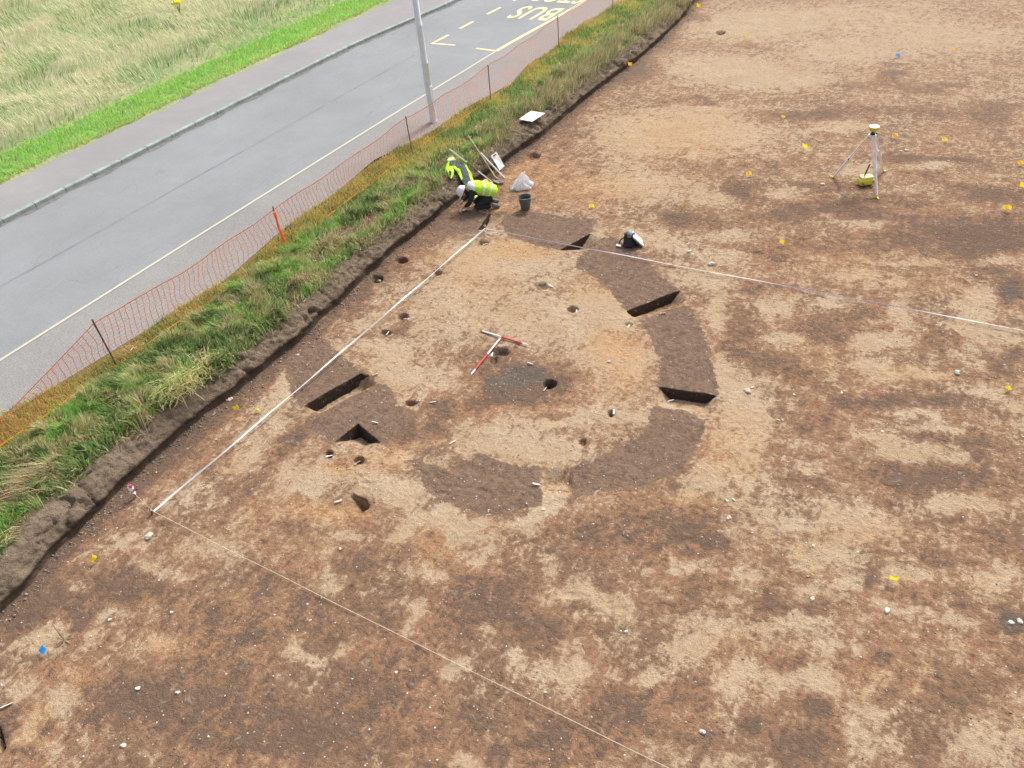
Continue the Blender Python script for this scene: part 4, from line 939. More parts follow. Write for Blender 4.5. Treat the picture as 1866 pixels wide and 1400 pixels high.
def plate(name, corners, th, mat, label, cat):
    bm = bm_new(); c = sum((Vector(p) for p in corners), Vector()) / len(corners)
    b_slab(bm, [Vector(p) - c for p in corners], th); o = bm_obj(name, bm, mat, None, bevel=.003); o.location = c; return tag(o, label, cat)
e = plate('drawing_board', [at(946,218.5,.50), at(967,203.6,.50), at(993,207.5,.47), at(969.5,222.8,.47)], .022, M_white, 'flat white drawing board lying on top of the bank', 'drawing board')
bm = bm_new(); b_box(bm, (0, .1, -.05), (.12, .3, .06)); o = bm_obj('support_box', bm, M_black, e, bevel=.01)
fb = [at(909.7,311.3,.08), at(918.4,302.6,.08)]
q1 = at(894,284.6,.50); q2 = at(904,277.5,.50)
e = plate('drawing_board', [q1, q2, fb[1], fb[0]], .02, M_white, 'white drawing board leaning upright against the face of the bank', 'drawing board')
bm = bm_new(); nrm = (q2 - q1).cross(fb[1] - q1).normalized(); nrm = nrm if nrm.z > 0 else -nrm
cc = (q1 + q2) / 2 - e.location + nrm * .03 + (fb[0] - q1).normalized() * .03
dq = (q2 - q1).normalized(); b_tube(bm, [cc - dq * .05, cc + dq * .05], .014, 6); bm_obj('bulldog_clip', bm, M_black, e)
def pole(name, a, b, segs, label, cat, r=.016):
    a = Vector(a); b = Vector(b); e = empty(name, (b.x, b.y, 0), label=label, cat=cat); o0 = Vector((b.x, b.y, 0)); d = b - a
    for t0, t1, m_, nm in segs:
        bm = bm_new(); b_tube(bm, [a + d * t0 - o0, a + d * t1 - o0], r, 8); bm_obj(nm, bm, m_, e)
    return e, o0
pole('levelling_staff', at(818.5,271.5,1.0), at(898,333,.04), [(0,.39,M_whiter,'white_section'),(.39,.65,M_dgrey,'dark_section'),(.65,1,M_whiter,'white_section')], 'white and dark grey rod leaning over the bank behind the jacket', 'rod')
pole('timber_batten', at(876,279,.56), at(919.5,325,.02), [(0,1,M_whiter,'batten')], 'white batten leaning on the bank between shovel and white board', 'batten', .022)
e, o0 = pole('shovel', at(855.5,250.5,.78), at(902,322,.10), [(0,1,M_wood,'handle')], 'long wooden handled shovel leaning on the bank with its blade on the ground', 'shovel', .017)
bm = bm_new(); pts = [(897,327),(906,322.5),(915,326),(919,332),(909,334.5),(900,331)]
vs = [bm.verts.new(at(x_, y_, .05 + .03 * (k % 2)) - o0) for k, (x_, y_) in enumerate(pts)]
ce = bm.verts.new(at(908, 328.5, .035) - o0)
for k in range(6): bm.faces.new((vs[k], vs[(k + 1) % 6], ce))
bmesh.ops.solidify(bm, geom=bm.faces[:], thickness=.006)
b_tube(bm, [at(902,322,.10) - o0, at(906,327,.05) - o0], [.02, .025], 7)
bm_obj('blade', bm, M_steel, e)
bm = bm_new(); b_tube(bm, [at(855,249.5,.79) - o0 - Vector((.05,.03,0)), at(855,249.5,.79) - o0 + Vector((.05,.03,0))], .015, 6); bm_obj('grip', bm, M_wood, e)
p = on(885, 332); bm = bm_new(); r_ = bmesh.ops.create_icosphere(bm, subdivisions=2, radius=.06)
for v in bm.verts: v.co = Vector((v.co.x * 1.2, v.co.y * .9, max(-.01, v.co.z * .7)))
o = bm_obj('ear_defender', bm, simple('amber_plastic', (.85,.62,.10), .5), None, True); o.location = p + Vector((0, 0, .02)); tag(o, 'small rounded yellow object on the ground behind the person', 'yellow object')

# upturned black tub with a kneeling pad
def tub():
    c = on(1148, 450); d = CR.copy(); d.z = 0; yaw = math.atan2(d.y, d.x)
    e = empty('black_tub', c, yaw, label='tilted black tub standing upside down beside the right hand tape', cat='tub')
    Mx = Matrix.Translation((0, .03, 0)) @ Matrix.Rotation(R_(-14), 4, 'X')
    bm = bm_new(); b_lathe(bm, [(.155, 0), (.165, .01), (.163, .035), (.148, .04), (.115, .26), (.10, .275), (.085, .275), (.08, .262), (.02, .26)], 24, Mx); bm_obj('tub_body', bm, M_black, e)
    bm = bm_new(); b_tube(bm, [Mx @ Vector((-.02, -.118, .20)), Mx @ Vector((-.01, -.105, .27)), Mx @ Vector((0, -.02, .30))], [.045, .05, .055], 10); bm_obj('pale_base', bm, simple('dusty_grey_rubber', (.26,.30,.31), .6), e, True)
    bm = bm_new(); b_tube(bm, [(-.13, .0, .22), (-.21, -.02, .17), (-.24, -.05, .10)], [.014, .014, .02], 7); bm_obj('handle', bm, simple('maroon_grip', (.14,.03,.04)), e)
    k = empty('kneeling_pad', c + CR.xy.to_3d().normalized() * .17, yaw, label='pale edged kneeling pad leaning against the right side of the black tub', cat='kneeling pad')
    bm = bm_new(); b_box(bm, (.0, .03, .14), (.035, .30, .32), Matrix.Rotation(R_(-42), 3, 'Y')); bm_obj('pad', bm, simple('pale_foam', (.74,.76,.66), .7), k, bevel=.012)
    bm = bm_new(); b_box(bm, (-.022, .025, .118), (.012, .28, .30), Matrix.Rotation(R_(-42), 3, 'Y')); bm_obj('pad_underside', bm, simple('dark_foam', (.07,.085,.075), .8), k, bevel=.004)
    g = empty('scraper', c + Vector((0, 0, .0)) - CR.xy.to_3d().normalized() * .25, yaw, label='small pale blade on the ground at the left of the black tub', cat='scraper')
    bm = bm_new(); b_box(bm, (0, 0, .03), (.10, .07, .012), Matrix.Rotation(.4, 3, 'Y')); bm_obj('blade', bm, M_whiter, g, bevel=.004)
tub()
p = on(688, 509); bm = bm_new(); bmesh.ops.create_icosphere(bm, subdivisions=3, radius=.085)
for v in bm.verts: v.co = Vector((v.co.x * 1.1, v.co.y, v.co.z * .75)) * (1 + .06 * math.sin(v.co.x * 40) * math.sin(v.co.y * 33))
o = bm_obj('black_lump', bm, M_bagblack, None, True); o.location = (p.x, p.y, p.z + .09); tag(o, 'glossy black rounded lump sitting in a posthole beside the bank', 'black lump')

# hi-vis jacket thrown over the bank
def drape(name, outline, mat, parent, o0, lift, puff, n=26):
    P = [at(x_, y_, .42) for x_, y_ in outline]; Q = [(p.x, p.y) for p in P]
    mnx, mxx = min(q[0] for q in Q), max(q[0] for q in Q); mny, mxy = min(q[1] for q in Q), max(q[1] for q in Q)
    gx = np.linspace(mnx - .02, mxx + .02, n * 2); gy = np.linspace(mny - .02, mxy + .02, n * 2)
    XX, YY = np.meshgrid(gx, gy, indexing='ij'); sdv = poly_sd(XX, YY, Q)
    d = foot_x(YY) - XX; base = np.interp(d, [-1.0, -.35, 0.1, .3, .7, 2], [.02, .05, .34, .41, .44, .43])
    ZT = base + lift + puff * np.sqrt(np.clip(sdv / .10, 0, 1)) + .035 * (fbm(XX, YY, 9, 3, 77) - .5) * 2
    ZB = base + lift - .01
    k = sdv > -.004; idx = np.arange(XX.size).reshape(XX.shape)
    kf = k[:-1, :-1] & k[1:, :-1] & k[1:, 1:] & k[:-1, 1:]
    F = np.stack([idx[:-1, :-1], idx[1:, :-1], idx[1:, 1:], idx[:-1, 1:]], -1)[kf]
    top = np.stack([XX.ravel(), YY.ravel(), ZT.ravel()], 1); bot = np.stack([XX.ravel(), YY.ravel(), ZB.ravel()], 1)
    V = np.concatenate([top, bot]) - np.array(o0); nb = XX.size
    fs = [tuple(f) for f in F] + [tuple(nb + i for i in f[::-1]) for f in F]
    from collections import Counter
    ed = Counter()
    for f in F:
        for a, b in zip(f, np.roll(f, -1)): ed[(int(a), int(b))] += 1
    for (a, b) in list(ed):
        if (b, a) not in ed: fs.append((b, a, a + nb, b + nb))
    us = sorted({i for f in fs for i in f}); rm = {u: i for i, u in enumerate(us)}
    me = bpy.data.meshes.new(name); me.from_pydata([tuple(V[u]) for u in us], [], [tuple(rm[int(i)] for i in f) for f in fs]); me.update()
    me.polygons.foreach_set('use_smooth', [True] * len(me.polygons)); me.materials.append(mat)
    return link(name, me, parent)
jc = at(845, 315, .40)
e = empty('jacket', (jc.x, jc.y, 0), label='yellow hi-vis jacket with charcoal lining thrown over the top of the bank', cat='jacket'); o0 = (jc.x, jc.y, 0)
drape('shell', [(811,316),(812,303),(818,295),(828,293),(838,297),(851,301),(860,312),(866,323),(869,338),(861,341),(855,330),(845,318),(834,309),(824,308),(822,316),(815,319)], M_hiviz, e, o0, .01, .05)
drape('lining', [(818,303),(821,298),(832,298),(845,300),(853,310),(859,322),(863,337),(851,338),(843,328),(836,316),(826,309),(818,308)], M_lining, e, o0, .045, .035)
drape('sleeve', [(815,316),(818,310),(824,309),(828,314),(827,322),(822,328),(817,324)], M_hiviz, e, o0, .06, .07)
drape('cuff_opening', [(819,322),(821,319.5),(824,321),(824,325),(821,327)], M_navy, e, o0, .135, .01, 14)
drape('hood', [(815,299),(819,294),(828,293),(831,297),(824,300),(818,301)], simple('pale_hi_vis', (.80,.92,.50), .8), e, o0, .07, .05)
drape('front_edge', [(824,309),(829,307),(839,314),(843,323),(840,326),(835,319),(829,313)], M_hiviz, e, o0, .07, .04)

# ------------------------------------------------------------------ the kneeling person
def skin_obj(name, chains, mat, parent, sub=2):
    pts = []; ed = []; rad = []; ix = {}
    for ch in chains:
        prev = None
        for (p, r) in ch:
            key = tuple(round(c, 4) for c in p)
            if key not in ix:
                ix[key] = len(pts); pts.append(p); rad.append(r)
            if prev is not None and prev != ix[key]: ed.append((prev, ix[key]))
            prev = ix[key]
    bm = bmesh.new(); lay = bm.verts.layers.skin.verify(); vs = [bm.verts.new(p) for p in pts]
    for i, v in enumerate(vs):
        r = rad[i]; v[lay].radius = r if isinstance(r, tuple) else (r, r); v[lay].use_root = (i == 0)
    for a, b in ed: bm.edges.new((vs[a], vs[b]))
    me = bpy.data.meshes.new(name); bm.to_mesh(me); bm.free()
    o = bpy.data.objects.new(name, me); COL.objects.link(o)
    o.modifiers.new('skin', 'SKIN'); ss = o.modifiers.new('sub', 'SUBSURF'); ss.levels = sub; ss.render_levels = sub
    bpy.context.view_layer.update()
    m2 = bpy.data.meshes.new_from_object(o.evaluated_get(bpy.context.evaluated_depsgraph_get()))
    bpy.data.objects.remove(o); m2.name = name
    m2.materials.clear(); m2.materials.append(mat); m2.polygons.foreach_set('use_smooth', [True] * len(m2.polygons))
    return link(name, m2, parent)
def person():
    c = on(872, 379); d = -CR; yaw = math.atan2(d.y, d.x) + .10     # faces the left of the picture
    e = empty('person', c, yaw, label='person kneeling in hi-vis vest and white helmet, digging with a trowel by the bank', cat='person')
    # local frame: x forward, y to their left (the camera's side), z up
    pel = (-.31, 0, .36); spi = (-.16, 0, .47); che = (.02, 0, .53); nec = (.17, 0, .53); nk2 = (.23, 0, .52); hd = (.31, 0, .46)
    body = [[(pel, (.14, .16)), (spi, (.13, .155)), (che, (.13, .17)), (nec, (.07, .08)), (nk2, (.052, .052)), (hd, (.088, .08)), ((.36, 0, .38), (.062, .06))]]
    hands = []
    for s in (1, -1):
        sh = (.10, .18 * s, .51); el = (.20, .24 * s, .27); wr = (.36, .15 * s, .13) if s > 0 else (.40, .10 * s, .14)
        body.append([(che, (.13, .17)), (sh, .062), (el, .044), (wr, .028)])
        hand = Vector(wr) + Vector((.045, -.01 * s, -.035)); body[-1].append((tuple(hand), (.036, .02)))
        hp = (-.30, .10 * s, .32); kn = (.06, .14 * s, .085); an = (-.36, .13 * s, .085); to = (-.47, .13 * s, .045)
        body.append([(pel, (.14, .16)), (hp, .105), (kn, .068), ((-.12, .135 * s, .075), .062), (an, .042), (to, .035)])
        hands.append((hand, s))
    skin_obj('body', body, M_skin, e)
    for hand, s in hands:                   # fingers curled round the tool, thumb at the side
        for k in range(4):
            b0 = hand + Vector((.02, (-.027 + .018 * k) * 1.0, -.004)); L = [.030, .034, .032, .026][k]
            skin_obj('finger', [[(tuple(b0 - Vector((.03, 0, -.01))), .0085), (tuple(b0), .0085), (tuple(b0 + Vector((L, 0, -.012))), .008), (tuple(b0 + Vector((L * 1.05, 0, -.012 - L * .8))), .007), (tuple(b0 + Vector((L * .55, 0, -.02 - L * 1.0))), .0065)]], M_glove if s > 0 else M_skin, e, 1)
        b0 = hand + Vector((-.02, -.03 * s, .0))
        skin_obj('thumb', [[(tuple(b0), .010), (tuple(b0 + Vector((.025, -.016 * s, -.010))), .0095), (tuple(b0 + Vector((.050, -.006 * s, -.025))), .008)]], M_glove if s > 0 else M_skin, e, 1)
    # head details
    H = Vector(hd); fwd = Vector((.45, 0, -.89)); up = Vector((.89, 0, .45))
    def ball(nm, r, at_, mat, sc3=(1, 1, 1)):
        bm = bm_new(); bmesh.ops.create_icosphere(bm, subdivisions=2, radius=r, matrix=Matrix.Translation(at_) @ Matrix.Diagonal((*sc3, 1))); bm_obj(nm, bm, mat, e, True)
    for s in (1, -1):
        ball('ear', .02, H + Vector((-.01, .083 * s, -.02)), M_skin, (1, .5, 1.4)); ball('eye', .010, H + fwd * .083 + up * .02 + Vector((0, .03 * s, 0)), M_hair)
    ball('nose', .016, H + fwd * .098 + up * -.01, M_skin)
    bm = bm_new(); b_box(bm, H + fwd * .085 - up * .05, (.012, .045, .008)); bm_obj('mouth', bm, M_red, e)
    bm = bm_new(); bmesh.ops.create_icosphere(bm, subdivisions=3, radius=.096, matrix=Matrix.Translation(H + Vector((-.012, 0, .012)) - fwd * .015) @ Matrix.Diagonal((1, .93, 1, 1)))
    bm_obj('hair', bm, M_hair, e, True)
    # helmet: shell and peak
    Mh = Matrix.Translation(H + up * .035 - fwd * .01) @ Vector((0, 0, 1)).rotation_difference(up).to_matrix().to_4x4() @ Matrix.Diagonal((1.18, 1.0, 1, 1))
    bm = bm_new(); b_lathe(bm, [(.128, -.012), (.13, .0), (.118, .012), (.116, .05), (.098, .095), (.06, .125), (.012, .135)], 24, Mh)
    b_tube(bm, [Mh @ Vector((-.10, 0, .09)), Mh @ Vector((-.04, 0, .135)), Mh @ Vector((.04, 0, .135)), Mh @ Vector((.10, 0, .09))], .012, 6)
    hl = bm_obj('helmet', bm, M_white, e, True)
    bm = bm_new(); b_box(bm, Mh @ Vector((.13, 0, -.006)), (.085, .14, .01), Vector((0, 0, 1)).rotation_difference(up).to_matrix()); bm_obj('helmet_peak', bm, M_white, hl, bevel=.004)
    # clothes: dark long sleeves under a short vest, dark trousers, boots
    sl = [[(spi, (.14, .165)), (che, (.14, .18)), ((.15, 0, .535), (.09, .10)), ((.20, 0, .525), (.062, .062))]]
    for s in (1, -1):
        el = (.20, .24 * s, .27); wr = (.36, .15 * s, .13) if s > 0 else (.40, .10 * s, .14)
        sl.append([(che, (.14, .18)), ((.10, .18 * s, .51), .078), (el, .06), (tuple(Vector(el).lerp(Vector(wr), .8)), .044)])
    skin_obj('shirt', sl, M_navy, e)
    tr = [[(pel, (.152, .175)), ((-.20, 0, .44), (.145, .17))]]
    for s in (1, -1):
        tr.append([(pel, (.152, .175)), ((-.28, .10 * s, .31), .125), ((.075, .14 * s, .09), .084), ((-.12, .135 * s, .08), .076), ((-.33, .13 * s, .085), .056)])
    skin_obj('trousers', tr, M_navy, e)
    for s in (1, -1):
        skin_obj('boot', [[((-.30, .13 * s, .10), .056), ((-.37, .13 * s, .085), .062), ((-.45, .13 * s, .06), .055), ((-.53, .13 * s, .05), (.05, .04))]], M_boot, e)
    # vest: open-sided shell over the back
    def vest(name, ts, grow, mat):
        sp = [Vector((-.42, 0, .34)), Vector((-.36, 0, .40)), Vector((-.25, 0, .46)), Vector((-.12, 0, .50)), Vector((.02, 0, .54)), Vector((.12, 0, .55)), Vector((.18, 0, .53))]
        rw = [.15, .185, .195, .195, .205, .17, .10]; rh = [.12, .16, .165, .155, .15, .13, .09]
        bm = bm_new(); rows = []
        for t in ts:
            i = min(int(t), len(sp) - 2); f = t - i; p = sp[i].lerp(sp[i + 1], f); a_ = (rw[i] * (1 - f) + rw[i + 1] * f) + grow; b_ = (rh[i] * (1 - f) + rh[i + 1] * f) + grow
            tn = (sp[i + 1] - sp[i]).normalized(); nu = Vector((-tn.z, 0, tn.x)); row = []
            drop = 1.0
            for k in range(23):
                an = math.pi * (-.70 + 1.40 * k / 22) * drop
                w_ = 1 + .025 * math.sin(k * 2.3 + t * 4)
                row.append(bm.verts.new(p + Vector((0, 1, 0)) * a_ * w_ * math.sin(an) + nu * b_ * w_ * math.cos(an)))
            rows.append(row)
        for a, b in zip(rows[:-1], rows[1:]):
            for k in range(22): bm.faces.new((a[k], a[k + 1], b[k + 1], b[k]))
        bmesh.ops.recalc_face_normals(bm, faces=bm.faces[:]); bmesh.ops.solidify(bm, geom=bm.faces[:], thickness=.008)
        return bm_obj(name, bm, mat, vs_ if name != 'vest' else e, True)
    vs_ = None
    vs_ = vest('vest', np.linspace(0, 5.9, 26), .012, M_hiviz)
    vest('reflective_band', np.linspace(1.35, 1.7, 4), .021, M_refl)
    vest('reflective_band', np.linspace(2.5, 2.9, 4), .021, M_refl)
    vest('shoulder_panel', np.linspace(4.3, 5.6, 6), .021, M_refl)
    # trowel in the hand
    tw = empty('trowel', e.matrix_world.to_translation() if False else c + Matrix.Rotation(yaw, 3, 'Z') @ Vector((.44, .10, .0)), yaw, label='small steel trowel in the kneeling person\'s hand', cat='trowel')
    bm = bm_new(); b_tube(bm, [(-.08, .03, .11), (-.01, .0, .08)], .014, 7); bm_obj('handle', bm, M_wood, tw)
    bm = bm_new(); v = [bm.verts.new(q) for q in ((.0, .035, .07), (.0, -.035, .07), (.14, 0, .015))]; bm.faces.new(v); bmesh.ops.solidify(bm, geom=bm.faces[:], thickness=.004)
    b_tube(bm, [(-.02, 0, .085), (.03, 0, .065)], .005, 5); bm_obj('blade', bm, M_steel, tw)
    # hand shovel / dustpan and brush near the knees
    hs = empty('hand_shovel', on(850, 384), yaw + .1, label='pale metal hand shovel lying in front of the person\'s knees', cat='hand shovel')
    bm = bm_new(); 
    pl = [(.10, .07, .03), (.10, -.07, .03), (-.06, -.08, .05), (-.09, 0, .09), (-.06, .08, .05)]
    v = [bm.verts.new(q) for q in pl]; cc = bm.verts.new((.0, 0, .02))
    for k in range(5): bm.faces.new((v[k], v[(k + 1) % 5], cc))
    bmesh.ops.recalc_face_normals(bm, faces=bm.faces[:]); bmesh.ops.solidify(bm, geom=bm.faces[:], thickness=.006); bm_obj('pan', bm, M_steel, hs)
    bm = bm_new(); b_tube(bm, [(-.07, 0, .06), (-.20, 0, .035), (-.33, .0, .03)], [.012, .013, .016], 7); bm_obj('handle', bm, simple('grey_handle', (.33,.31,.24)), hs)
    kp = empty('kneeling_mat', on(880, 383), yaw, label='thin grey kneeling mat under the person\'s near knee', cat='kneeling mat')
    bm = bm_new(); b_box(bm, (.0, 0, .02), (.20, .10, .03)); bm_obj('mat', bm, simple('grey_foam', (.27,.26,.23), .85), kp, bevel=.008)
    br = empty('scrap_root', on(836, 384), yaw, label='curved pale root lying left of the hand shovel', cat='root')
    bm = bm_new(); b_tube(bm, [(.10, .05, .01), (.03, .0, .025), (-.04, -.03, .02), (-.09, -.03, .015)], [.008, .010, .009, .005], 6); bm_obj('root', bm, M_wood, br)
person()

# ------------------------------------------------------------------ survey flags
def make_flag(mat):
    e = bpy.data.objects.new('survey_flag', None); COL.objects.link(e)
    bm = bm_new(); b_tube(bm, [(0, 0, -.05), (0, 0, .16)], .0022, 5); bm_obj('wire_stem', bm, M_wire, e)
    bm = bm_new(); V = {}
    for i in range(6):
        for j in range(4):
            V[i, j] = bm.verts.new((i * .024, .010 * math.sin(i * 1.3 + j * .4), .08 + j * .030 - i * .003))
    for i in range(5):
        for j in range(3): bm.faces.new((V[i, j], V[i + 1, j], V[i + 1, j + 1], V[i, j + 1]))
    bm_obj('flag', bm, mat, e, True)
    return e
protos = {}
flags = [  # px, py of the flag, colour, how it stands (u upright, l lying, f folded edge on), size, label
 (429,741,'y','f',1.0,'yellow survey flag closest to the foot of the bank, left of its pair'),
 (467,741,'y','u',.9,'yellow survey flag between the bank and the white tape, right of its pair'),
 (171,1020,'y','f',1.0,'yellow flag leaning in brown soil near the bank at the lower left'),
 (1629,1054,'y','u',1.15,'largest yellow flag, alone in the pale soil at the lower right'),
 (1692,604,'y','f',.8,'thin yellow flag edge on just below the right hand tape'),
 (1837,709,'y','l',1.0,'yellow flag lying flat near the right edge below the tape'),
 (1296,470,'y','f',.8,'small yellow flag directly behind a grey white stone near the tape'),
 (1425,439,'y','u',.8,'yellow flag midway between the black tub and the right edge'),
 (1244,375,'y','f',1.0,'yellow flag leaning beside a dark oval stain above the black tub'),
 (1078,378,'y','l',1.0,'yellow flag lying on sand between the bucket and the black tub'),
 (1364,320,'o','l',1.0,'orange yellow flag lying just above a dark oval stain'),
 (1466,269,'y','u',1.0,'yellow flag left of the survey tripod'),
 (1427,214,'o','l',.9,'orange yellow flag beyond the tripod on its left side'),
 (1630,250,'o','l',1.0,'orange flag lying flat just right of the tripod head'),
 (1721,256,'y','l',1.0,'yellow flag with a dark crease well right of the tripod'),
 (1836,280,'o','f',1.1,'tall narrow yellow flag upper one of the pair near the right edge'),
 (1858,301,'o','l',1.1,'orange flag lying flat at the right edge, lower one of the pair'),
 (1864,338,'y','u',1.0,'yellow flag cut by the right edge of the photo'),
 (1834,382,'y','l',1.2,'pale yellow flag lying flat on dark soil at the right side'),
 (1831,146,'y','f',1.0,'yellow flag tilting near the upper right edge'),
 (1739,91,'o','u',.9,'orange yellow flag beyond the two blue flags'),
 (1360,67,'y','f',1.1,'yellow flag beside the small dark pit at the top'),
 (1273,11,'y','u',1.2,'yellow flag where the bank meets the top of the photo'),
 (1148,118,'o','u',1.0,'yellow flag at the foot of the bank beside the wooden stake'),
 (1458,13,'o','f',1.1,'small orange flag at the top edge right of centre'),
 (81,1188,'b','l',1.1,'blue flag lying flat near the dry twig at the lower left'),
 (1540,360,'b','f',.9,'blue flag on the ground left of the tripod front leg'),
 (1614,119,'b','f',.9,'nearer blue flag beside the dark oval stain beyond the tripod'),
 (1636,103,'b','l',1.1,'farther blue flag beyond the tripod')]
mats = {'y': M_flag, 'o': M_oflag, 'b': M_bflag}
for i, (px, py, cl, st, sz, lb) in enumerate(flags):
    if cl not in protos: e = protos[cl] = make_flag(mats[cl])
    else:
        src = protos[cl]; e = src.copy(); COL.objects.link(e)
        for ch in src.children: k = ch.copy(); COL.objects.link(k); k.parent = e
    tag(e, lb, 'flag', 'little flags marking finds and features')
    yaw = math.atan2(CR.y, CR.x) + random.uniform(-.5, .5)
    if st == 'u': h = .12; rot = (random.uniform(-.3, .3), random.uniform(-.3, .3), yaw - (.4 if i % 2 else 0))
    elif st == 'f': h = .10; rot = (random.uniform(-.2, .2), random.uniform(-.35, .35), yaw + 1.05)
    else: h = .04; rot = (R_(-66), random.uniform(-.3, .3), yaw)
    sz *= 1.1 if py < 450 else .85
    p = at(px, py, h); e.rotation_euler = rot; e.scale = (sz,) * 3
    off = (Matrix.Rotation(rot[2], 3, 'Z') @ Matrix.Rotation(rot[1], 3, 'Y') @ Matrix.Rotation(rot[0], 3, 'X')) @ Vector((.06, 0, .125)) * sz
    e.location = (p.x - off.x, p.y - off.y, float(gz(p.x - off.x, p.y - off.y)) + (.03 if st == 'l' else 0))

# ------------------------------------------------------------------ white finds labels
labels = [(684,685,'white label right of the long left hand section'),(683,772,'white label standing on the dark fill above the L shaped slot'),(825,807,'white label on pale sand inside the lower left of the ring'),
 (600,834,'white label lying in front of the small round posthole'),(652,847,'white label beside the second small posthole below the L shaped slot'),(617,917,'white label left of the deep triangular pit'),
 (977,885,'white label on the dark fill left of the bottom slot'),(1208,573,'white label on the dark fill below the long right hand section'),(1051,566,'white label at the small posthole inside the upper right of the ring'),
 (1075,454,'white label under the tape beside the upper right slot'),(966,665,'white label on the charcoal patch in the middle'),(1119,753,'white label in the small posthole at the lower right of the ring'),
 (789,735,'white label on the dark streak left of centre'),(707,609,'white label in the shallow double hollow left of the rods'),(884,445,'white label in the shallow hollow below the far peg'),
 (740,583,'white label beside the hollow crossed by no tape at upper left'),(994,711,'white label at the front lip of the deep square posthole'),(8,1290,'long white label at the lower left corner of the photo'),
 (897,647,'white label beside the hollow under the rods'),(1146,594,'bluish white label at the end of the right hand section'),(1003,522,'white label at the shallow oval hollow in the upper middle'),(988,277,'white label beside the slanting slot near the bank'),
 (1222,723,'tiny white label on the section face at the right of the ring')]
lb0 = None
for i, (px, py, lb) in enumerate(labels):
    if lb0 is None:
        bm = bm_new(); b_box(bm, (0, 0, .012), (.105, .026, .0035)); b_box(bm, (.058, 0, .012), (.016, .014, .0033)); o = lb0 = bm_obj('finds_label', bm, M_white)
    else: o = lb0.copy(); COL.objects.link(o)
    tag(o, lb, 'label', 'white plastic labels beside the features')
    p = on(px, py); o.location = p + Vector((0, 0, .02 if p.z > -.05 else .06))
    o.rotation_euler = (random.uniform(-.7, -.2), random.uniform(-.15, .15), math.atan2(CR.y, CR.x) + random.choice([-.5, .6, 1.3, .1]) + random.uniform(-.2, .2))
    if px == 8: o.scale = (1.6, 1.3, 1)
    if px in (600, 8): o.rotation_euler[2] = math.atan2(CR.y, CR.x) + (.0 if px == 600 else .5)

# ------------------------------------------------------------------ stones one can tell apart
stones = [(272,978,14,3,'largest flat greenish stone just below the left corner peg'),(1362,714,11,1,'big rounded pink stone right of the ring ditch'),(1371,707,5,0,'small pale stone touching the big pink stone'),
 (1296,483,10,2,'grey white stone in front of a small yellow flag'),(1256,460,7,0,'flat white stone between the black tub and the flagged stone'),(1110,661,6,0,'pale stone alone on orange sand inside the ring'),
 (1616,1114,9,0,'angular white stone below the large yellow flag'),(1744,680,9,2,'greyish stone left of the flat yellow flag near the right edge'),(1480,1092,8,0,'white stone midway along the lower right'),
 (1328,945,9,1,'pink white stone below and right of the ring'),(1324,913,6,0,'left one of two pale stones below the right of the ring'),(1337,912,6,0,'right one of two pale stones below the right of the ring'),
 (225,1360,8,0,'square pale stone at the lower left bottom edge'),(252,1256,7,0,'white stone in brown soil at the lower left'),(325,1264,6,0,'triangular pale stone right of the white one at the lower left'),
 (1280,1334,9,2,'grey white stone near the bottom edge right of centre'),(1608,787,5,0,'small white stone in the middle of the right side'),(313,1117,5,0,'small white stone between the string and the dry twig'),
 (1534,716,5,0,'small white stone left of the greyish one at the right'),(620,1001,5,0,'small white stone below the triangular pit'),(994,1262,5,0,'white stone just below the string near the bottom'),
 (722,1226,5,0,'white stone left of the string below centre'),(1499,338,6,0,'white stone beside the left foot of the tripod'),(1652,275,6,2,'larger of the grey stones right of the tripod'),(1641,276,4,0,'smaller of the grey stones right of the tripod'),
 (419,728,8,1,'pink stone at the foot of the bank beside the left flag'),(394,801,4,0,'small white stone at the foot of the bank above the tape'),(1779,503,5,0,'white stone above the right hand tape near the edge'),
 (1842,1135,8,2,'left grey stone on the dark patch at the lower right edge'),(1858,1133,8,0,'right pale stone on the dark patch at the lower right edge'),(566,1132,4,0,'small pale stone above the string at the lower middle'),
 (1141,1151,6,0,'pale stone in the lower middle right of the string'),(543,647,5,0,'pale stone on dark soil between bank and left fill'),(1447,719,4,0,'small white pebble right of the pink stone'),(1131,1150,3,0,'tiny pale stone beside the one in the lower middle'),
 (1418,766,4,0,'left of two small stones below the big pink stone'),(1426,766,4,1,'right of two small stones below the big pink stone'),(1020,895,4,0,'pale stone in the bottom slot of the ring ditch'),(1034,872,4,1,'pink stone against the right wall of the bottom slot'),
 (1482,995,5,1,'reddish stone in pale gravelly soil'),(990,930,6,0,'pale flat stone below the bottom slot'),(200,1130,5,0,'small pale stone right of the dry twig')]
protoS = []
for k in range(4):
    bm = bm_new(); bmesh.ops.create_icosphere(bm, subdivisions=3, radius=.5)
    for v in bm.verts:
        q = v.co.normalized(); r = 1 + .22 * math.sin(q.x * 3.1 + k) * math.cos(q.y * 2.7 + k * 2) + .12 * math.sin(q.z * 5 + q.x * 4 + k) + .05 * math.sin(q.y * 11 + k)
        v.co = Vector((q.x * .5 * r, q.y * .38 * r, q.z * .28 * r))
    me = bpy.data.meshes.new('stone'); bm.to_mesh(me); bm.free(); me.polygons.foreach_set('use_smooth', [True] * len(me.polygons)); protoS.append(me)
smesh = {}
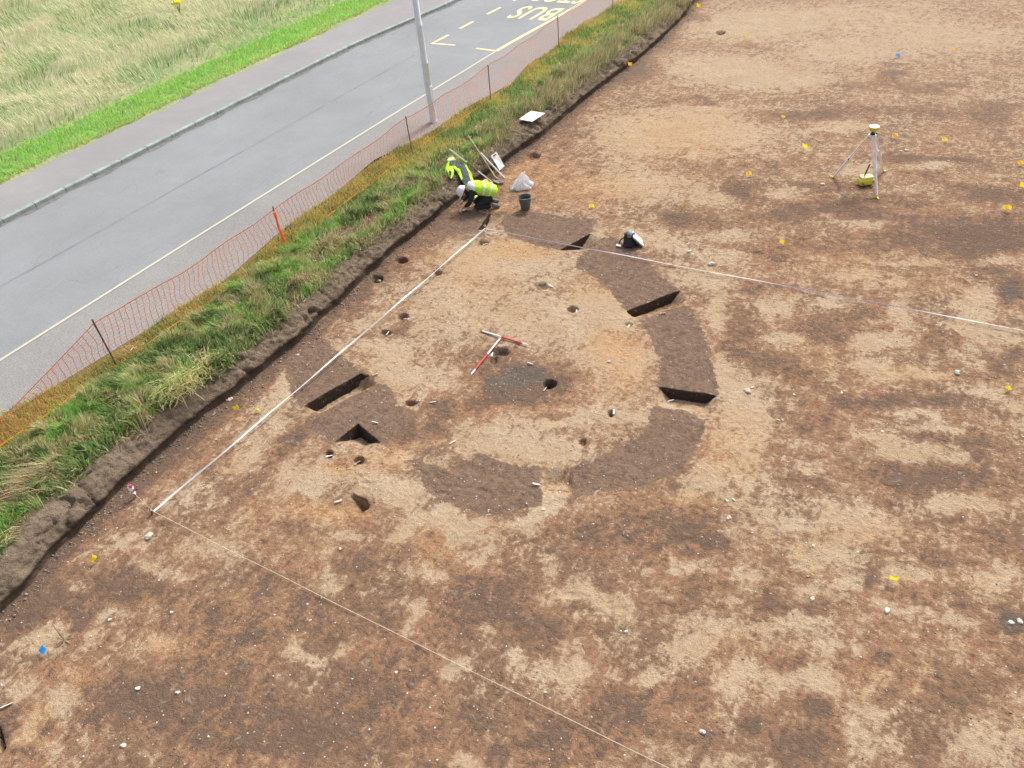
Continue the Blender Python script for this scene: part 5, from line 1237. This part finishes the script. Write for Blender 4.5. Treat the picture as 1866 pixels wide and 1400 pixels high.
for i, (px, py, r, mi, lb) in enumerate(stones):
    key = (i % 4, mi)
    if key not in smesh: smesh[key] = protoS[i % 4].copy(); smesh[key].materials.append(M_stones[mi])
    o = link('stone', smesh[key]); p = on(px, py); dist = (p - CAM).length; s = 1.2 * r * dist / FPX
    o.location = p + Vector((0, 0, s * .13)); o.scale = (s, s * random.uniform(.8, 1.1), s * random.uniform(.7, 1.1)); o.rotation_euler = (random.uniform(-.2, .2), random.uniform(-.2, .2), random.uniform(0, 6.28))
    tag(o, lb, 'stone', 'stones lying on the stripped ground')
# uncountable pebbles and crumbs of soil
def scatter(name, n, sz, mat_cols, xr, yr, seed, thr, zf=None, offx=None):
    x = rng.uniform(*xr, n * 3); y = rng.uniform(*yr, n * 3)
    k = rng.uniform(0, 1, len(x)) < sstep(thr - .1, thr + .15, fbm(x, y, .9, 3, seed)); x, y = x[k][:n], y[k][:n]
    if offx is not None: x = foot_x(y) + offx(len(x))
    else: kk = x > foot_x(y) + .15; x, y = x[kk], y[kk]
    n = len(x); z = gz(x, y); s = sz[0] * (sz[1] / sz[0]) ** (rng.uniform(0, 1, n) ** 2.2)
    base = np.array([(1,0,0),(0,1,0),(-1,0,0),(0,-1,0),(0,0,.8),(0,0,-.6)], float)
    V = base[None] * s[:, None, None] * rng.uniform(.6, 1.3, (n, 6, 1)); a = rng.uniform(0, 6.28, n); c, s_ = np.cos(a)[:, None], np.sin(a)[:, None]
    VX = V[:, :, 0] * c - V[:, :, 1] * s_ + x[:, None]; VY = V[:, :, 0] * s_ + V[:, :, 1] * c + y[:, None]; VZ = V[:, :, 2] + z[:, None] + s[:, None] * .25
    f = np.array([(0,1,4),(1,2,4),(2,3,4),(3,0,4),(1,0,5),(2,1,5),(3,2,5),(0,3,5)]); F = (f[None] + (np.arange(n) * 6)[:, None, None]).reshape(-1, 3)
    me = mesh_np(name, np.stack([VX, VY, VZ], -1).reshape(-1, 3), F, M_blade2, False); cattr(me, 'Col', np.repeat(pick(mat_cols, n), 6, 0)); return tag(link(name, me), kind='stuff')
M_blade2 = bpy.data.materials.new('pebble_colours'); M_blade2.use_nodes = True
_a = attr(M_blade2.node_tree, 'Col'); M_blade2.node_tree.links.new(_a.outputs['Color'], M_blade2.node_tree.nodes['Principled BSDF'].inputs['Base Color']); M_blade2.node_tree.nodes['Principled BSDF'].inputs['Roughness'].default_value = .8
scatter('pebbles', 4000, (.005, .020), np.array([(.72,.66,.57),(.80,.76,.70),(.60,.52,.41),(.58,.56,.50)]), (4.8, 19), (-5, 14), 701, .45)
scatter('far_pebbles', 900, (.010, .03), np.array([(.60,.54,.46),(.68,.62,.56)]), (4.8, 19), (13, 30), 702, .5)
scatter('soil_crumbs', 5500, (.005, .018), np.array([(.26,.19,.14),(.32,.23,.17),(.20,.15,.11)]), (4.8, 19), (-5, 14), 703, .45)
scatter('fallen_clods', 2600, (.008, .032), np.array([(.25,.20,.16),(.31,.25,.20),(.19,.15,.12)]), (4.8, 6), (-5, 28), 704, .2, offx=lambda n: np.abs(rng.normal(0, .16, n)) + .0)
